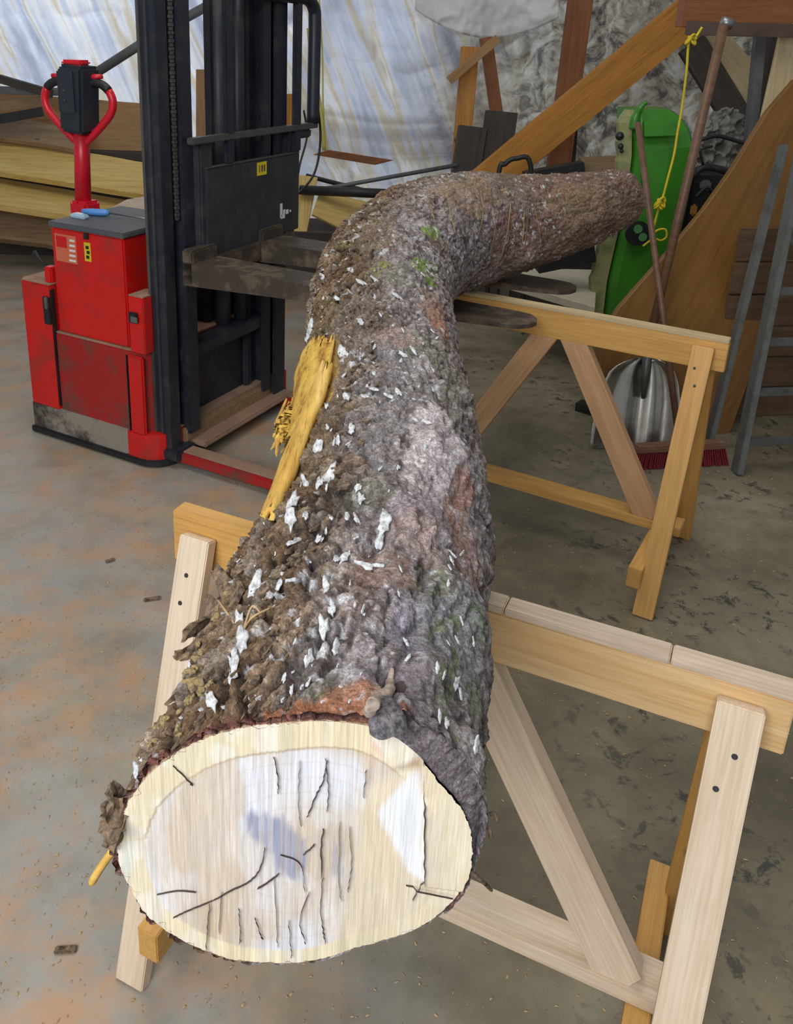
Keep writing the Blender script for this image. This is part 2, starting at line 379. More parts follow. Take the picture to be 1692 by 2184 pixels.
# ------------------------------------------------------------------ plastic sheet hung across the back
def tarp(name, x0, x1, z0, z1, y, nx, nz, fn, mat):
    u = np.linspace(0, 1, nx); w = np.linspace(0, 1, nz); Wg, Ug = np.meshgrid(w, u, indexing='ij')
    X = x0+(x1-x0)*Ug; Z = z0+(z1-z0)*Wg; Y = y+fn(X, Z)
    return link(name, grid_mesh(name, np.stack([X, Y, Z], -1), nz, nx, False), mat)
def ftarp(X, Z):
    lf = 1-sstep(X, -1.3, -.3)
    fold = -.10*np.abs(np.sin((X+.42*Z)*5.2+1.5*fbm(X*.8, Z*.5, 2, 3)))**1.3*lf
    fold += -.12*np.abs(np.sin(X*2.3+2.5*fbm(X*.7, Z*.5, 2, 13)))**2*(1-lf)
    wr = -.085*(1-np.abs(2*fbm(X*1.6+Z*.7, Z*1.5-X*.4, 2, 21)-1))**5*(1-.7*lf)
    wr2 = -.022*(1-np.abs(2*fbm(X*3.5+Z*2, Z*3.2, 2, 41)-1))**7*(1-.6*lf)-.05*(1-np.abs(2*fbm(X*4.5-Z*2.5, Z*4+X, 3, 55)-1))**5*sstep(X, .6, 1.6)
    zc = .80-.10*np.cos((X-.45)*1.7)
    m = sstep(X, -1.1, -.4)*(1-sstep(X, 1.2, 1.8))
    bag = -.30*np.exp(-((Z-zc)/.17)**2)*m
    sw = .045*np.abs(np.sin((Z-.20*(X-.35)**2)*26+2.5*fbm(X*1.0, Z*1.5, 2, 8)))*np.exp(-((Z-zc)/.26)**2)*m
    return fold+wr+wr2+bag+sw
t = tarp('plastic_sheet', -4.2, 4.6, .30, 3.2, 7.3, 620, 260, ftarp, M['tarp'])
tag(t, 'wrinkled translucent white plastic sheet hanging across the back wall', 'plastic sheet')
# short white cloth hanging in front of it at top middle
c0, c1 = P(885, 40, 6.7), P(1185, 40, 6.7)
def fval(X, Z): return -.05*np.sin(X*9+2*fbm(X*2, Z*2, 3, 5))-.04*(1-np.abs(2*fbm(X*6, Z*6, 3, 6)-1))**3
u = np.linspace(0, 1, 90); w = np.linspace(0, 1, 50); Wg, Ug = np.meshgrid(w, u, indexing='ij')
X = c0.x+(c1.x-c0.x)*Ug; zb = P(1030, 76, 6.7).z+.16*(2*Ug-1)**2-.03*Ug
Z = zb+(2.6-zb)*Wg; Y = 6.7+fval(X, Z)
me = grid_mesh('cloth', np.stack([X, Y, Z], -1), 50, 90, False)
mc, nt_, b_ = newmat('white_cloth'); b_.inputs['Base Color'].default_value = (.85, .85, .84, 1); tr_ = N(nt_, 'ShaderNodeBsdfTranslucent'); tr_.inputs[0].default_value = (.88, .88, .88, 1)
mx_ = N(nt_, 'ShaderNodeMixShader'); mx_.inputs[0].default_value = .15; nt_.links.new(b_.outputs[0], mx_.inputs[1]); nt_.links.new(tr_.outputs[0], mx_.inputs[2]); nt_.links.new(mx_.outputs[0], nt_.nodes['Material Output'].inputs[0])
o = link('hanging_cloth', me, mc); sm = o.modifiers.new('thick', 'SOLIDIFY'); sm.thickness = .006
tag(o, 'short white cloth with curved lower hem hanging from above in front of the sheet', 'cloth')

# right wall: dark horizontal boards on posts
for i in range(6):
    z0 = i*.145
    b_ = bar('wall_board', (1.66, 3.66, z0+.07), (3.4, 3.95, z0+.07), .022, .138, M['wall_wood'], None, up=(0, 0, 1))
    if i == 0: wr_root = b_
    b_.name = 'wall_right' if i == 0 else 'board'
    if i == 0: tag(b_, kind='structure')
    else:
        b_.parent = wr_root; b_.matrix_basis = WM[wr_root].inverted() @ WM[b_]

# ================================================================== TRESTLES
def horse(name, label, org, yaw, mats, near):
    o0 = Vector((org[0], org[1], 0)); t = thing(name, label, 'trestle', o0, 'wooden trestles')
    u = Vector((math.cos(yaw), math.sin(yaw), 0)); v = Vector((math.sin(yaw), -math.cos(yaw), 0)); k = Vector((0, 0, 1))
    Q = lambda a, b, c: o0+u*a+v*b+k*c
    L, H, d, b, e, s = .97, .80, .098, .034, .062, .268
    mb, ml, mt, mg = mats
    cap = .012
    bc = [(-L/2, -.04, mg), (-.0392, L/2, mb)] if near else [(-L/2, L/2, mb)]  # left length golden: its shaded look is put into the wood colour
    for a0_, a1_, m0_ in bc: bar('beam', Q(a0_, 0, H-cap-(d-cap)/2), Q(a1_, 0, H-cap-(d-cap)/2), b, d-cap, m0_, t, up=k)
    cuts = [-L/2, -.04, .10, .33, L/2] if near else [-L/2, L/2]
    for i in range(len(cuts)-1):
        bar('cap_strip', Q(cuts[i]+.0008, 0, H-cap/2), Q(cuts[i+1]-.0008, 0, H-cap/2), b+.002, cap, mg if near and i == 0 else mt, t, up=k)  # left cap piece golden too, shade painted by material
    for sx in (-1, 1):
        for sv in (1, -1):
            a = sx*(L/2-e); lt = .026
            top = Q(a, sv*(b/2+lt/2+.001), H-.028); foot = Q(a, sv*s, 0)
            ax = (foot-top).normalized(); n_ = u.cross(ax)
            lg = bar('leg', top, foot+ax*.0, .058, lt, ml if sv > 0 else mg, t, up=n_)
            # level foot cut is hidden by dust: foot rests on the floor
            if sv > 0:
                for q in ((.10), (.19)):
                    pp = top+ax*(q*.55+.01)+v*.0
                    nn = ax.cross(u).normalized()
                    if nn.dot(v) < 0: nn = -nn
                    cbm = bmesh.new(); bmesh.ops.create_cone(cbm, cap_ends=True, segments=12, radius1=.0042, radius2=.0036, depth=.0016)
                    xx, yy, zz = frame(u, nn); off = u*(random.uniform(-.012, .012))
                    link('screw', mesh_of(cbm), M['screw'], lg, M4(xx, yy, zz, pp+off+nn*(lt/2+.0005)))
        a = sx*(L/2-e-.042)
        bar('cross_rail', Q(a, -.272, .1175), Q(a, .272, .1175), .040, .065, mg, t, up=k)
    bar('stretcher', Q(-L/2+.03, -.015, .165), Q(L/2-.035, -.015, .165), .074, .030, ml if near else mb, t, up=k)
    for sx in (-1, 1):
        p1 = Q(sx*.048, 0, H-d-.004); p0 = Q(sx*.345, -.005, .178)
        # diagonal brace with level-cut ends
        dirv = (p0-p1).normalized(); hw = .037/abs(dirv.z)
        th = .034
        prof = [(sx*.048-hw, H-d), (sx*.048+hw, H-d), (sx*.345+hw*.75, .205), (sx*.345+hw*.4, .180), (sx*.345-hw, .180)]
        pts = [Q(x_, th/2, z_) for x_, z_ in prof] if sx > 0 else [Q(x_, th/2, z_) for x_, z_ in [(sx*.048+hw, H-d), (sx*.048-hw, H-d), (sx*.345-hw*.75, .205), (sx*.345-hw*.4, .180), (sx*.345+hw, .180)]]
        extr('brace', pts, th, ml if near else M['pine_pink'], t, nrm=v, xdir=dirv, bev=.0015)
    return t
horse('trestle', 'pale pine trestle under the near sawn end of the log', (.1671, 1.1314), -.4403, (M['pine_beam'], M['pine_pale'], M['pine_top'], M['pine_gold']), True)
horse('trestle', 'golden pine trestle beside the lift forks, in front of the green tub', (.6892, 2.6163), -.5435, (M['pine_gold'], M['pine_gold'], M['cream_wood'], M['pine_gold']), False)

# ================================================================== LOG
C0 = Vector((-.02, .547, .939))
# centre x, y, z, half width, half height
ST = [(-.020, .547, .937, .150, .133), (-.014, .61, .937, .152, .136), (-.003, .70, .938, .155, .140), (.017, .84, .942, .161, .144), (.040, .94, .944, .155, .146),
      (.058, 1.05, .946, .155, .147), (.072, 1.19, .948, .154, .147), (.080, 1.36, .950, .155, .148), (.080, 1.58, .953, .162, .151), (.086, 1.87, .956, .165, .158),
      (.108, 2.18, .962, .177, .170), (.150, 2.42, .970, .185, .180), (.235, 2.66, .978, .192, .190), (.385, 2.86, .975, .180, .190), (.58, 3.0, .980, .165, .165),
      (.76, 3.12, .995, .150, .148), (.92, 3.25, 1.010, .128, .126), (1.04, 3.36, 1.022, .112, .112)]
STa = np.array(ST)
def catmull(A, n):
    out = []
    for i in range(len(A)-1):
        a, b, c, d = A[max(i-1, 0)], A[i], A[i+1], A[min(i+2, len(A)-1)]
        t = np.linspace(0, 1, n, endpoint=False)[:, None]
        out.append(.5*((2*b)+(c-a)*t+(2*a-5*b+4*c-d)*t*t+(3*b-a-3*c+d)*t**3))
    out.append(A[-1:]); return np.concatenate(out)
DN = catmull(STa, 60); seg = np.r_[0, np.cumsum(np.linalg.norm(np.diff(DN[:, :3], axis=0), axis=1))]; LEN = seg[-1]
NS, NT = 1500, 430
tt = np.linspace(0, 1, NS); ss = LEN*(tt**1.45*.75+tt*.25)
cen = np.stack([np.interp(ss, seg, DN[:, i]) for i in range(5)], -1)
tan = np.gradient(cen[:, :3], ss, axis=0); 
from_k = np.ones(31)/31
tan = np.stack([np.convolve(np.pad(tan[:, i], 15, 'edge'), from_k, 'valid') for i in range(3)], -1)
tan /= np.linalg.norm(tan, axis=1)[:, None]
wgt = sstep(ss, .0, .25)[:, None]; tan = np.array([[0, 1, 0]])*(1-wgt)+tan*wgt; tan /= np.linalg.norm(tan, axis=1)[:, None]
rgt = np.cross(tan, [0, 0, 1]); rgt /= np.linalg.norm(rgt, axis=1)[:, None]; upv = np.cross(rgt, tan)
q_ = np.linspace(0, 1, NT, endpoint=False); TH = 2*PI*q_ - .28*np.sin(2*PI*q_-PI/2-.25)*0 - PI/2
# more samples on the upper side
TH = -PI/2 + 2*PI*(q_ + .10*np.sin(2*PI*q_)*-1/(2*PI)*2)
FR = [0.1526, 0.1556, 0.1557, 0.1586, 0.157, 0.1544, 0.1519, 0.145, 0.1411, 0.1355, 0.1297, 0.1321, 0.1383, 0.1423, 0.1448, 0.1445, 0.1432, 0.1415, 0.138, 0.1329, 0.135, 0.1372, 0.1366, 0.1324, 0.1287, 0.127, 0.1298, 0.1326, 0.1363, 0.14, 0.1442, 0.1485]
BR = [0.1579, 0.1598, 0.1588, 0.1615, 0.161, 0.158, 0.1551, 0.1495, 0.146, 0.139, 0.1339, 0.1368, 0.1422, 0.147, 0.1493, 0.1491, 0.1533, 0.1581, 0.1616, 0.1632, 0.1616, 0.1563, 0.1511, 0.1445, 0.1417, 0.1414, 0.1448, 0.1482, 0.1505, 0.1528, 0.1541, 0.1554]
A33 = np.linspace(-PI, PI, 33)
def rface(th): th = (th+PI) % (2*PI)-PI; return np.interp(th, A33, FR+FR[:1])
def rbark(th): th = (th+PI) % (2*PI)-PI; return np.interp(th, A33, BR+BR[:1])
S, T = np.meshgrid(ss, TH, indexing='ij')
rx = cen[:, 3][:, None]; rz = cen[:, 4][:, None]
rad = 1/np.sqrt((np.cos(T)/rx)**2+(np.sin(T)/rz)**2)
bl = sstep(S, 0, .22); b0_ = np.maximum(sstep(S, 0, .055), .2); b0_ = np.where((np.degrees(T) > -30) & (np.degrees(T) < 62), np.maximum(b0_, .92), b0_)
b0_ = np.where((np.degrees(T) > 140) & (np.degrees(T) < 200), np.maximum(b0_, .6), b0_)
rad = (rface(T)*(1-b0_)+rbark(T)*b0_)*(1-bl)+rad*bl
from mathutils.bvhtree import BVHTree
sub_s, sub_t = 10, 5
pos0 = (cen[:, None, :3]+rgt[:, None, :]*(np.cos(T)*rad)[..., None]+upv[:, None, :]*(np.sin(T)*rad)[..., None])[::sub_s, ::sub_t]
n_i, n_j = pos0.shape[:2]
bvh0 = BVHTree.FromPolygons([tuple(p) for p in pos0.reshape(-1, 3)], [(i*n_j+j, i*n_j+(j+1) % n_j, (i+1)*n_j+(j+1) % n_j, (i+1)*n_j+j) for i in range(n_i-1) for j in range(n_j)])
def sd(px, py):                          # distance along the log and angle under a picture point
    p, n, fi, _ = bvh0.ray_cast(Vector((0, 0, HC)), ray(px, py).normalized())
    if p is None: return 1., 90.
    i, j = fi//n_j, fi % n_j; return float(ss[min(i*sub_s+sub_s//2, NS-1)]), float(np.degrees(TH[min(j*sub_t+2, NT-1)]))
ARC = .16*(T+PI/2)
deg = np.degrees(T)           # 0 right, 90 top, 180 left, 270/-90 bottom
lft = sstep(deg, 70, 115)*(1-sstep(deg, 235, 262))      # rough, plated side
lft = lft*(1-.25*sstep(S, 2.3, 2.9))
lump = (fbm(S*4.5, ARC*6, 4, 11)-.5)*.034*sstep(S, .03, .2)
lump2 = (fbm(S*14+ARC*5, ARC*16, 4, 71)-.5)*.012
# plates: cells stretched along the log with a slight spiral
wx = (S-ARC*.9)*26+2.2*fbm(S*9, ARC*9, 3, 31); wy = (ARC+S*.62)*52+2.0*fbm(S*12, ARC*12, 3, 33)
f1, f2, cid = worley(wx*.62, wy, 3)
plate = sstep(f2-f1, .04, .30)
g1, g2, gid = worley(wx*1.9+5, wy*2.1, 8); plate2 = sstep(g2-g1, .05, .35)
fine = fbm(S*60, ARC*150, 3, 51)
d_l = plate*(.0065+.0070*cid)+plate2*.0028*(.5+gid)+(fine-.5)*.004
rid = 1-np.abs(2*fbm(S*13+ARC*6, ARC*34, 4, 61)-1)
d_r = (rid-.6)*.009+(fbm(S*45, ARC*90, 3, 63)-.5)*.006+plate2*.0012
gr = (1-np.abs(2*fbm(S*34+ARC*12, ARC*70, 4, 161)-1)-.6)*.0065
fur = sstep(np.abs(2*fbm((ARC+S*.85)*17, (S-ARC)*5, 4, 301)-1), .0, .13)
fur2 = sstep(np.abs(2*fbm((ARC+S*.3)*24, (S-ARC)*9, 4, 311)-1), .0, .10)
side = sstep(deg, 125, 165)*(1-sstep(deg, 215, 240))*sstep(S, .0, .12)*(1-sstep(S, 1.1, 1.5))
disp = lump*(.8-.5*side)-.016*side+gr-.010*(1-fur)*lft-.0045*(1-fur2)*(1-lft)+lump2+(d_l-.011)*lft+d_r*(1-lft)-.004*(1-lft)
# raised growth rings/creases around the log and knots; (s, arc degrees, radius, height)
def s_of_y(yv): return float(np.interp(yv, cen[:, 1][:1200], ss[:1200]))
KN = []
def knot(px, py, rk, h): a_, b_ = sd(px, py); KN.append((a_, math.radians(b_)*.16, rk, h))
for k_ in ((825, 1535, .020, .020), (850, 1455, .016, -.018), (800, 1500, .022, .008), (900, 1420, .03, .010), (920, 1560, .025, .010), (940, 1640, .03, .012), (1000, 1600, .03, .008), (975, 1480, .02, -.008), (885, 1120, .045, .014), (885, 1115, .012, -.008),
           (905, 1205, .02, -.010), (940, 960, .07, .010), (985, 1060, .03, -.008), (905, 890, .04, .010), (950, 830, .03, .008), (860, 740, .06, .010), (905, 640, .05, .010), (870, 585, .06, .010), (930, 560, .03, -.012),
           (700, 560, .07, .012), (1000, 420, .08, .012), (1130, 540, .05, .016), (1180, 420, .06, -.008), (1280, 400, .05, .012), (720, 1300, .05, .008), (640, 1100, .06, .008)): knot(*k_)
A0 = np.radians(deg)*.16
kd = np.zeros_like(S)
for (sk, ak, rk, hk) in KN:
    dd = np.hypot(S-sk, A0-ak)/rk; kd += hk*np.exp(-dd*dd*1.6)
    if rk > .03 and hk > 0: kd += .0025*np.cos(dd*11+3*fbm(S*20, A0*20, 2, 5))*np.exp(-dd*dd*.8)
# transverse creases on the far half
for (yv, ph, h) in ((1.72, 90, -.012), (2.02, 95, -.009), (2.3, 80, -.007), (1.40, 60, -.006), (2.75, 70, -.012)):
    sk = s_of_y(yv)
    cx_ = S-sk-.05*((deg-ph)/60)**2*.5-.03*(fbm(A0*8, S*2, 3, 77)-.5)
    kd += h*np.exp(-(cx_/.012)**2)*np.exp(-((deg-ph)/55)**2)-h*.7*np.exp(-((cx_+.03)/.02)**2)*np.exp(-((deg-ph)/55)**2)
# gash where the bark tore off on the left
(gs0, gd0), (gs1, gd1) = sd(585, 1080), sd(682, 742)
gs = (S-gs0)/(gs1-gs0); gc = gd0+9+(gd1-gd0)*gs; gwid = 9+13*sstep(gs, .2, .7)
gash = sstep(gs, 0, .06)*(1-sstep(gs, .93, 1.02))*(1-sstep(np.abs(deg-gc)/gwid, .8, 1.1))
ef = sstep(S, 0, .03)
disp = (disp*(.5+.5*ef)+kd*(.6+.4*ef))*(1-gash)+(-.012)*gash
disp = disp*np.where(S > LEN-.03, .6, 1)
disp += .008*np.exp(-((deg-60)/10)**2)*np.exp(-(S/.02)**2)*0
RAD = rad+disp
pos = cen[:, None, :3]+rgt[:, None, :]*(np.cos(T)*RAD)[..., None]+upv[:, None, :]*(np.sin(T)*RAD)[..., None]
# colours
def C(*c): return np.array(c)[None, None, :]
def mx(a, b, m): return a*(1-m[..., None])+b*m[..., None]
big = fbm(S*5, A0*7, 4, 91); med = fbm(S*17, A0*24, 4, 92)
cl = mx(C(.17, .105, .058)*np.ones(S.shape+(1,)), C(.33, .225, .135), sstep(med, .35, .7))
cl = mx(cl, C(.22, .17, .07), sstep(big, .5, .68)*sstep(deg, 115, 150))
cl = mx(cl, C(.02, .014, .011), (1-plate)*.92)  # plate crevices painted dark, for dirt and to deepen their soft shading
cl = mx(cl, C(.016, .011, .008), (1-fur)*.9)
cl = mx(cl, C(.42, .36, .30), sstep(cid, .80, .95)*.5*plate)
cr_ = mx(C(.27, .235, .235)*np.ones(S.shape+(1,)), C(.42, .375, .375), sstep(med, .4, .7))
cr_ = mx(cr_, C(.34, .21, .17), sstep(fbm(S*6, A0*9, 4, 95), .56, .72)*.5)
cr_ = mx(cr_, C(.15, .12, .125), sstep(1-rid, .25, .6)*.7)
cr_ = mx(cr_, C(.23, .25, .16), sstep(fbm(S*9, A0*14, 4, 96), .58, .70)*.5)
cr_ = mx(cr_, C(.075, .055, .055), (1-fur2)*.85)  # furrow shade on the smoother side painted into the colour too
cr_ = mx(cr_, C(.10, .075, .07), sstep(fbm(S*55, A0*150, 3, 321), .55, .68)*.7)
cr_ = mx(cr_, C(.56, .53, .53), sstep(fbm(S*60+9, A0*150, 3, 331), .60, .70)*.6)
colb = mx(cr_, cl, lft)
far = sstep(S, 2.1, 2.8); colb = mx(colb, C(.21, .13, .085)*(.5+med[..., None]), far*.85)  # far bark browned, and darkened in its colour for the dim light
def blob(px, py, ry, rd, n=.5, sd_=1):
    s0, d0 = sd(px, py); dd = ((S-s0)/ry)**2+((deg-d0)/rd)**2; return sstep(1-dd+n*(fbm(S*25, A0*30, 4, sd_)-.5)*2.4, 0, .5)
for (px, py, ry, rd, n_, cc, am) in (
    (800, 820, .24, 26, 1.4, (.36, .35, .37), .40), (760, 700, .25, 25, 1.2, (.30, .25, .21), .45), (700, 900, .25, 14, 1.4, (.24, .17, .11), .6), (930, 950, .15, 16, .6, (.66, .58, .58), .8), (965, 1010, .12, 14, .6, (.56, .49, .50), .7), (890, 1110, .08, 16, .5, (.42, .35, .37), .7),
    (985, 1080, .11, 9, 1.1, (.46, .24, .18), .65), (1005, 1190, .08, 9, .7, (.36, .22, .19), .6), (800, 1210, .05, 13, 1.3, (.34, .21, .16), .5), (890, 1160, .04, 14, 1.2, (.33, .22, .18), .45),
    (940, 690, .12, 10, .7, (.50, .24, .15), .7), (915, 650, .08, 12, .9, (.42, .28, .22), .6), (860, 730, .05, 20, .9, (.40, .26, .22), .5), (980, 1360, .10, 12, 1.0, (.34, .36, .38), .6), (900, 1330, .08, 14, 1.0, (.34, .32, .40), .5),
    (1000, 410, .22, 26, .9, (.36, .25, .16), .7), (1250, 420, .20, 30, .9, (.30, .21, .13), .7), (1100, 500, .25, 30, .9, (.24, .13, .11), .7), (930, 520, .10, 14, .9, (.22, .15, .12), .7), (800, 500, .2, 22, .9, (.30, .23, .16), .6),
    (905, 1600, .06, 18, 1.5, (.12, .105, .125), .75), (960, 1640, .06, 12, 1.5, (.17, .16, .19), .65), (1010, 1700, .05, 14, 1.5, (.23, .24, .29), .6), (840, 1480, .05, 14, .9, (.20, .17, .20), .7), (930, 1630, .03, 8, .9, (.36, .15, .10), .6), (1000, 1620, .05, 7, .9, (.48, .44, .44), .6),
    (700, 1530, .022, 30, .6, (.36, .14, .065), .85), (740, 1515, .03, 14, .6, (.38, .17, .09), .8), (820, 1555, .016, 6, .5, (.09, .09, .13), .9), (798, 1500, .024, 2.2, .9, (.60, .47, .36), .7), (850, 1462, .014, 5, .6, (.03, .028, .035), .9)):
    colb = mx(colb, C(*cc)*(.75+.5*med[..., None]), blob(px, py, ry, rd, n_, int(px))*am)
for (px, py, ry, rd, gc_) in ((915, 492, .07, 10, (.16, .26, .05)), (895, 572, .10, 13, (.16, .25, .05)), (810, 565, .05, 11, (.22, .24, .07)), (950, 1395, .07, 9, (.20, .27, .10)), (1005, 1300, .07, 7, (.14, .20, .08)), (880, 1230, .05, 10, (.20, .22, .11)),
                              (690, 1420, .03, 7, (.10, .14, .07)), (1010, 1480, .07, 5, (.22, .28, .15)), (740, 520, .06, 9, (.24, .22, .09)), (960, 1500, .05, 6, (.24, .28, .16)), (720, 1190, .04, 8, (.2, .19, .08))):
    mo = blob(px, py, ry, rd, 1.1, int(py)); hi_ = 1.3 if py < 600 else .9
    colb = mx(colb, C(*gc_)*hi_, mo*(.95 if py < 600 else .6)*sstep(fbm(S*80, A0*80, 3, 3), .36 if py < 600 else .46, .60))
# lichen speckle
sp1 = sstep(fbm(S*70, A0*70, 3, 101), .66, .73)*sstep(fbm(S*6, A0*8, 3, 102), .42, .6)
colb = mx(colb, C(.66, .67, .70), sp1*.8)
# cut rim: red inner bark
colb = mx(colb, C(.24, .09, .075)*(.5+med[..., None]), (1-sstep(S+.02*(med-.5), .001, .012))*sstep(deg, 70, 85)*(1-sstep(deg, 215, 250))*.8)
colb = mx(colb, C(.70, .48, .16), gash)
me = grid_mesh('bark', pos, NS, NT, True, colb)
log = thing('log', 'thick crooked bark-covered log lying across the trestles and lift forks, sawn end toward viewer', 'log', (0, .547, .80))
log['category'] = 'log'
bark_o = link('bark', me, M['bark'], log)
tag(bark_o, 'rough brown and grey bark with lichen and moss')
# sawn face
NRr, NA = 150, 720
aa = np.linspace(-PI, PI, NA, endpoint=False); kk = np.linspace(0, 1, NRr)
Kg, Ag = np.meshgrid(kk, aa, indexing='ij'); Rg = Kg*(rface(Ag)+.0012*(fbm(Ag*40, Ag*0, 3, 2)-.5)*2)
FX = Rg*np.cos(Ag); FZ = Rg*np.sin(Ag)
def fpx(px, py): p = P(px, py, .547); return (p.x-C0.x, p.z-C0.z)
def poly_mask(pts, soft=.004, nz=.0):
    q = [fpx(*p) for p in pts]; inside = np.zeros(FX.shape, bool); dist = np.full(FX.shape, 9.)
    X_ = FX+nz*(fbm(FX*300, FZ*60, 3, 5)-.5); Z_ = FZ+nz*(fbm(FX*200, FZ*60, 3, 6)-.5)
    for i in range(len(q)):
        (x1, z1), (x2, z2) = q[i], q[(i+1) % len(q)]
        c = ((z1 > Z_) != (z2 > Z_)) & (X_ < (x2-x1)*(Z_-z1)/((z2-z1) or 1e-9)+x1); inside ^= c
        L2 = (x2-x1)**2+(z2-z1)**2; t_ = np.clip(((X_-x1)*(x2-x1)+(Z_-z1)*(z2-z1))/L2, 0, 1)
        dist = np.minimum(dist, np.hypot(X_-x1-t_*(x2-x1), Z_-z1-t_*(z2-z1)))
    sd = np.where(inside, dist, -dist); return sstep(sd, -soft, soft)
one = np.ones(FX.shape+(1,))
vg = fbm(FX*420, FZ*7+FX*3, 3, 201); vb = fbm(FX*22, FZ*9, 4, 202)
fc = mx(C(.80, .74, .70)*one, C(.70, .58, .45), sstep(vb, .42, .66)*.75)
fc = mx(fc, C(.83, .84, .90), sstep(fbm(FX*14+3, FZ*14, 3, 204), .5, .7)*.8)
ringd = (1-Kg)*rface(Ag)
sapw = .022+.006*np.cos(Ag-1.8)+.003*(fbm(Ag*3, Ag*0, 3, 8)-.5)
sap = 1-sstep(ringd-sapw, -.0015, .0015)
fc = mx(fc, C(.86, .74, .50)*(.85+.3*vb[..., None]), sap*.9)
fc = mx(fc, C(.90, .84, .74), sap*sstep(fbm(Ag*5+9, Kg*3, 3, 207), .5, .65)*.7)
fc = mx(fc, C(.46, .34, .20), np.exp(-((ringd-sapw)/.0011)**2)*.75*sstep(Ag, .3, .9))
for kq in (.2, .32, .44, .56, .68, .78): fc = mx(fc, C(.60, .48, .36), np.exp(-((Kg-kq-.02*(vb-.5))/.006)**2)*.22)
fc = mx(fc, C(.68, .52, .35), sstep(fbm(FX*30+5, FZ*11+2, 4, 233), .48, .62)*.6*(1-sap)); fc *= (.74+.32*vg[..., None])
right = poly_mask([(770, 1690), (905, 1620), (1010, 1700), (1010, 1900), (870, 1990), (730, 2000)], .01, .01)
fc = mx(fc, C(.80, .68, .48)*(.8+.35*vb[..., None]), right*.65)
fc = mx(fc, C(.86, .88, .92)*(.9+.15*vg[..., None]), poly_mask([(805, 1735), (880, 1650), (902, 1640), (903, 1880), (870, 1860)], .004, .006)*.9)
fc = mx(fc, C(.34, .20, .10), poly_mask([(840, 1640), (903, 1612), (905, 1690), (890, 1640)], .006, .004)*.75)  # brown shadow at the step, painted on the end grain
fc = mx(fc, C(.80, .50, .36), poly_mask([(800, 1560), (830, 1590), (780, 1680), (760, 1690), (775, 1610)], .006, .02)*.5*sstep(fbm(FX*300+FZ*200, FZ*30, 3, 88), .4, .6))
smk = poly_mask([(522, 1735), (560, 1728), (610, 1750), (655, 1790), (645, 1880), (600, 1868), (560, 1805), (532, 1785)], .006, .012)
fc = mx(fc, C(.30, .31, .40)*(.6+.9*vg[..., None]), smk*(.45+.55*sstep(vg, .35, .6)))
smk = poly_mask([(680, 1780), (742, 1800), (740, 1870), (685, 1872)], .008, .014); fc = mx(fc, C(.40, .40, .46), smk*sstep(vg, .4, .62)*.7)
fc = mx(fc, C(.45, .56, .56), poly_mask([(258, 1800), (290, 1770), (300, 1850), (285, 1890), (262, 1870)], .006, .014)*.6*sstep(vb, .35, .6))
step = poly_mask([(904, 1610), (1010, 1650), (1012, 1900), (905, 1885)], .0007)
Yd = .547-.0004*vg-.004*step+.0009*vb
fpos = np.stack([C0.x+FX, Yd, C0.z+FZ], -1)
link('sawn_end', grid_mesh('sawn_end', fpos, NRr, NA, True, fc), M['face'], log)['label'] = 'pale sawn end grain with cracks and a grey smudge'
# rim between wood and bark
n_r = 7; kk2 = np.linspace(0, 1, n_r); K2, A2 = np.meshgrid(kk2, aa, indexing='ij')
idx = np.interp((A2+PI/2) % (2*PI), (TH+PI/2), RAD[0]) if True else 0
R2 = rface(A2)*(1-K2)+idx*K2
Y2 = .547+.010*K2*(.3+fbm(A2*12, K2*2, 3, 4))*(1)-.0
Y2[-1] = .5475
rc = mx(C(.27, .11, .095)*np.ones(A2.shape+(1,)), C(.12, .065, .055), sstep(fbm(A2*30, K2*3, 3, 12), .4, .6))
rt_ = sstep(A2, -.5, -.2)*(1-sstep(A2, 1.0, 1.25))
rc = mx(rc, C(.62, .42, .26), (1-sstep(K2, 0, .3))*(1-rt_)); rc = mx(rc, C(.20, .185, .20)*(.5+1.1*fbm(A2*60, K2*6, 3, 14)[..., None]), rt_*.85)
Y2 = Y2+rt_*(.018*K2**1.5*(fbm(A2*25, K2*3, 3, 19)-.2)); Y2[-1] = .5475
link('bark_rim', grid_mesh('bark_rim', np.stack([C0.x+R2*np.cos(A2), Y2, C0.z+R2*np.sin(A2)], -1), n_r, NA, True, rc), M['bark'], log)['label'] = 'reddish brown inner bark edge round the sawn end'
# far end cap
nr = 24; K3, A3 = np.meshgrid(np.linspace(0, 1, nr), TH, indexing='ij'); Rl = RAD[-1][None, :]*K3
e0, er, eu, et = cen[-1, :3], rgt[-1], upv[-1], tan[-1]
ep = e0+er*(Rl*np.cos(A3))[..., None]+eu*(Rl*np.sin(A3))[..., None]+et*(.02*(1-K3**2)*1+.012*(fbm(A3*3, K3*8, 3, 7)-.5)*(1-K3))[..., None]
ec = mx(C(.20, .13, .08)*np.ones(K3.shape+(1,)), C(.10, .065, .04), fbm(A3*6, K3*14, 3, 5))
link('far_end', grid_mesh('far_end', ep, nr, NT, True, ec), M['bark'], log)

def surf(yv, dg, off=0.0):               # point, normal, along, across on the bark
    i = int(np.clip(np.searchsorted(ss, s_of_y(yv) if yv < 2.6 else yv), 2, NS-3)); th = math.radians(dg)
    j = int(np.argmin(np.abs(TH-(((th+PI/2) % (2*PI))-PI/2))))
    p = Vector(pos[i, j]); 
    n = Vector(rgt[i]*math.cos(th)+upv[i]*math.sin(th)); a = Vector(tan[i]); return p+n*off, n, a, n.cross(a)
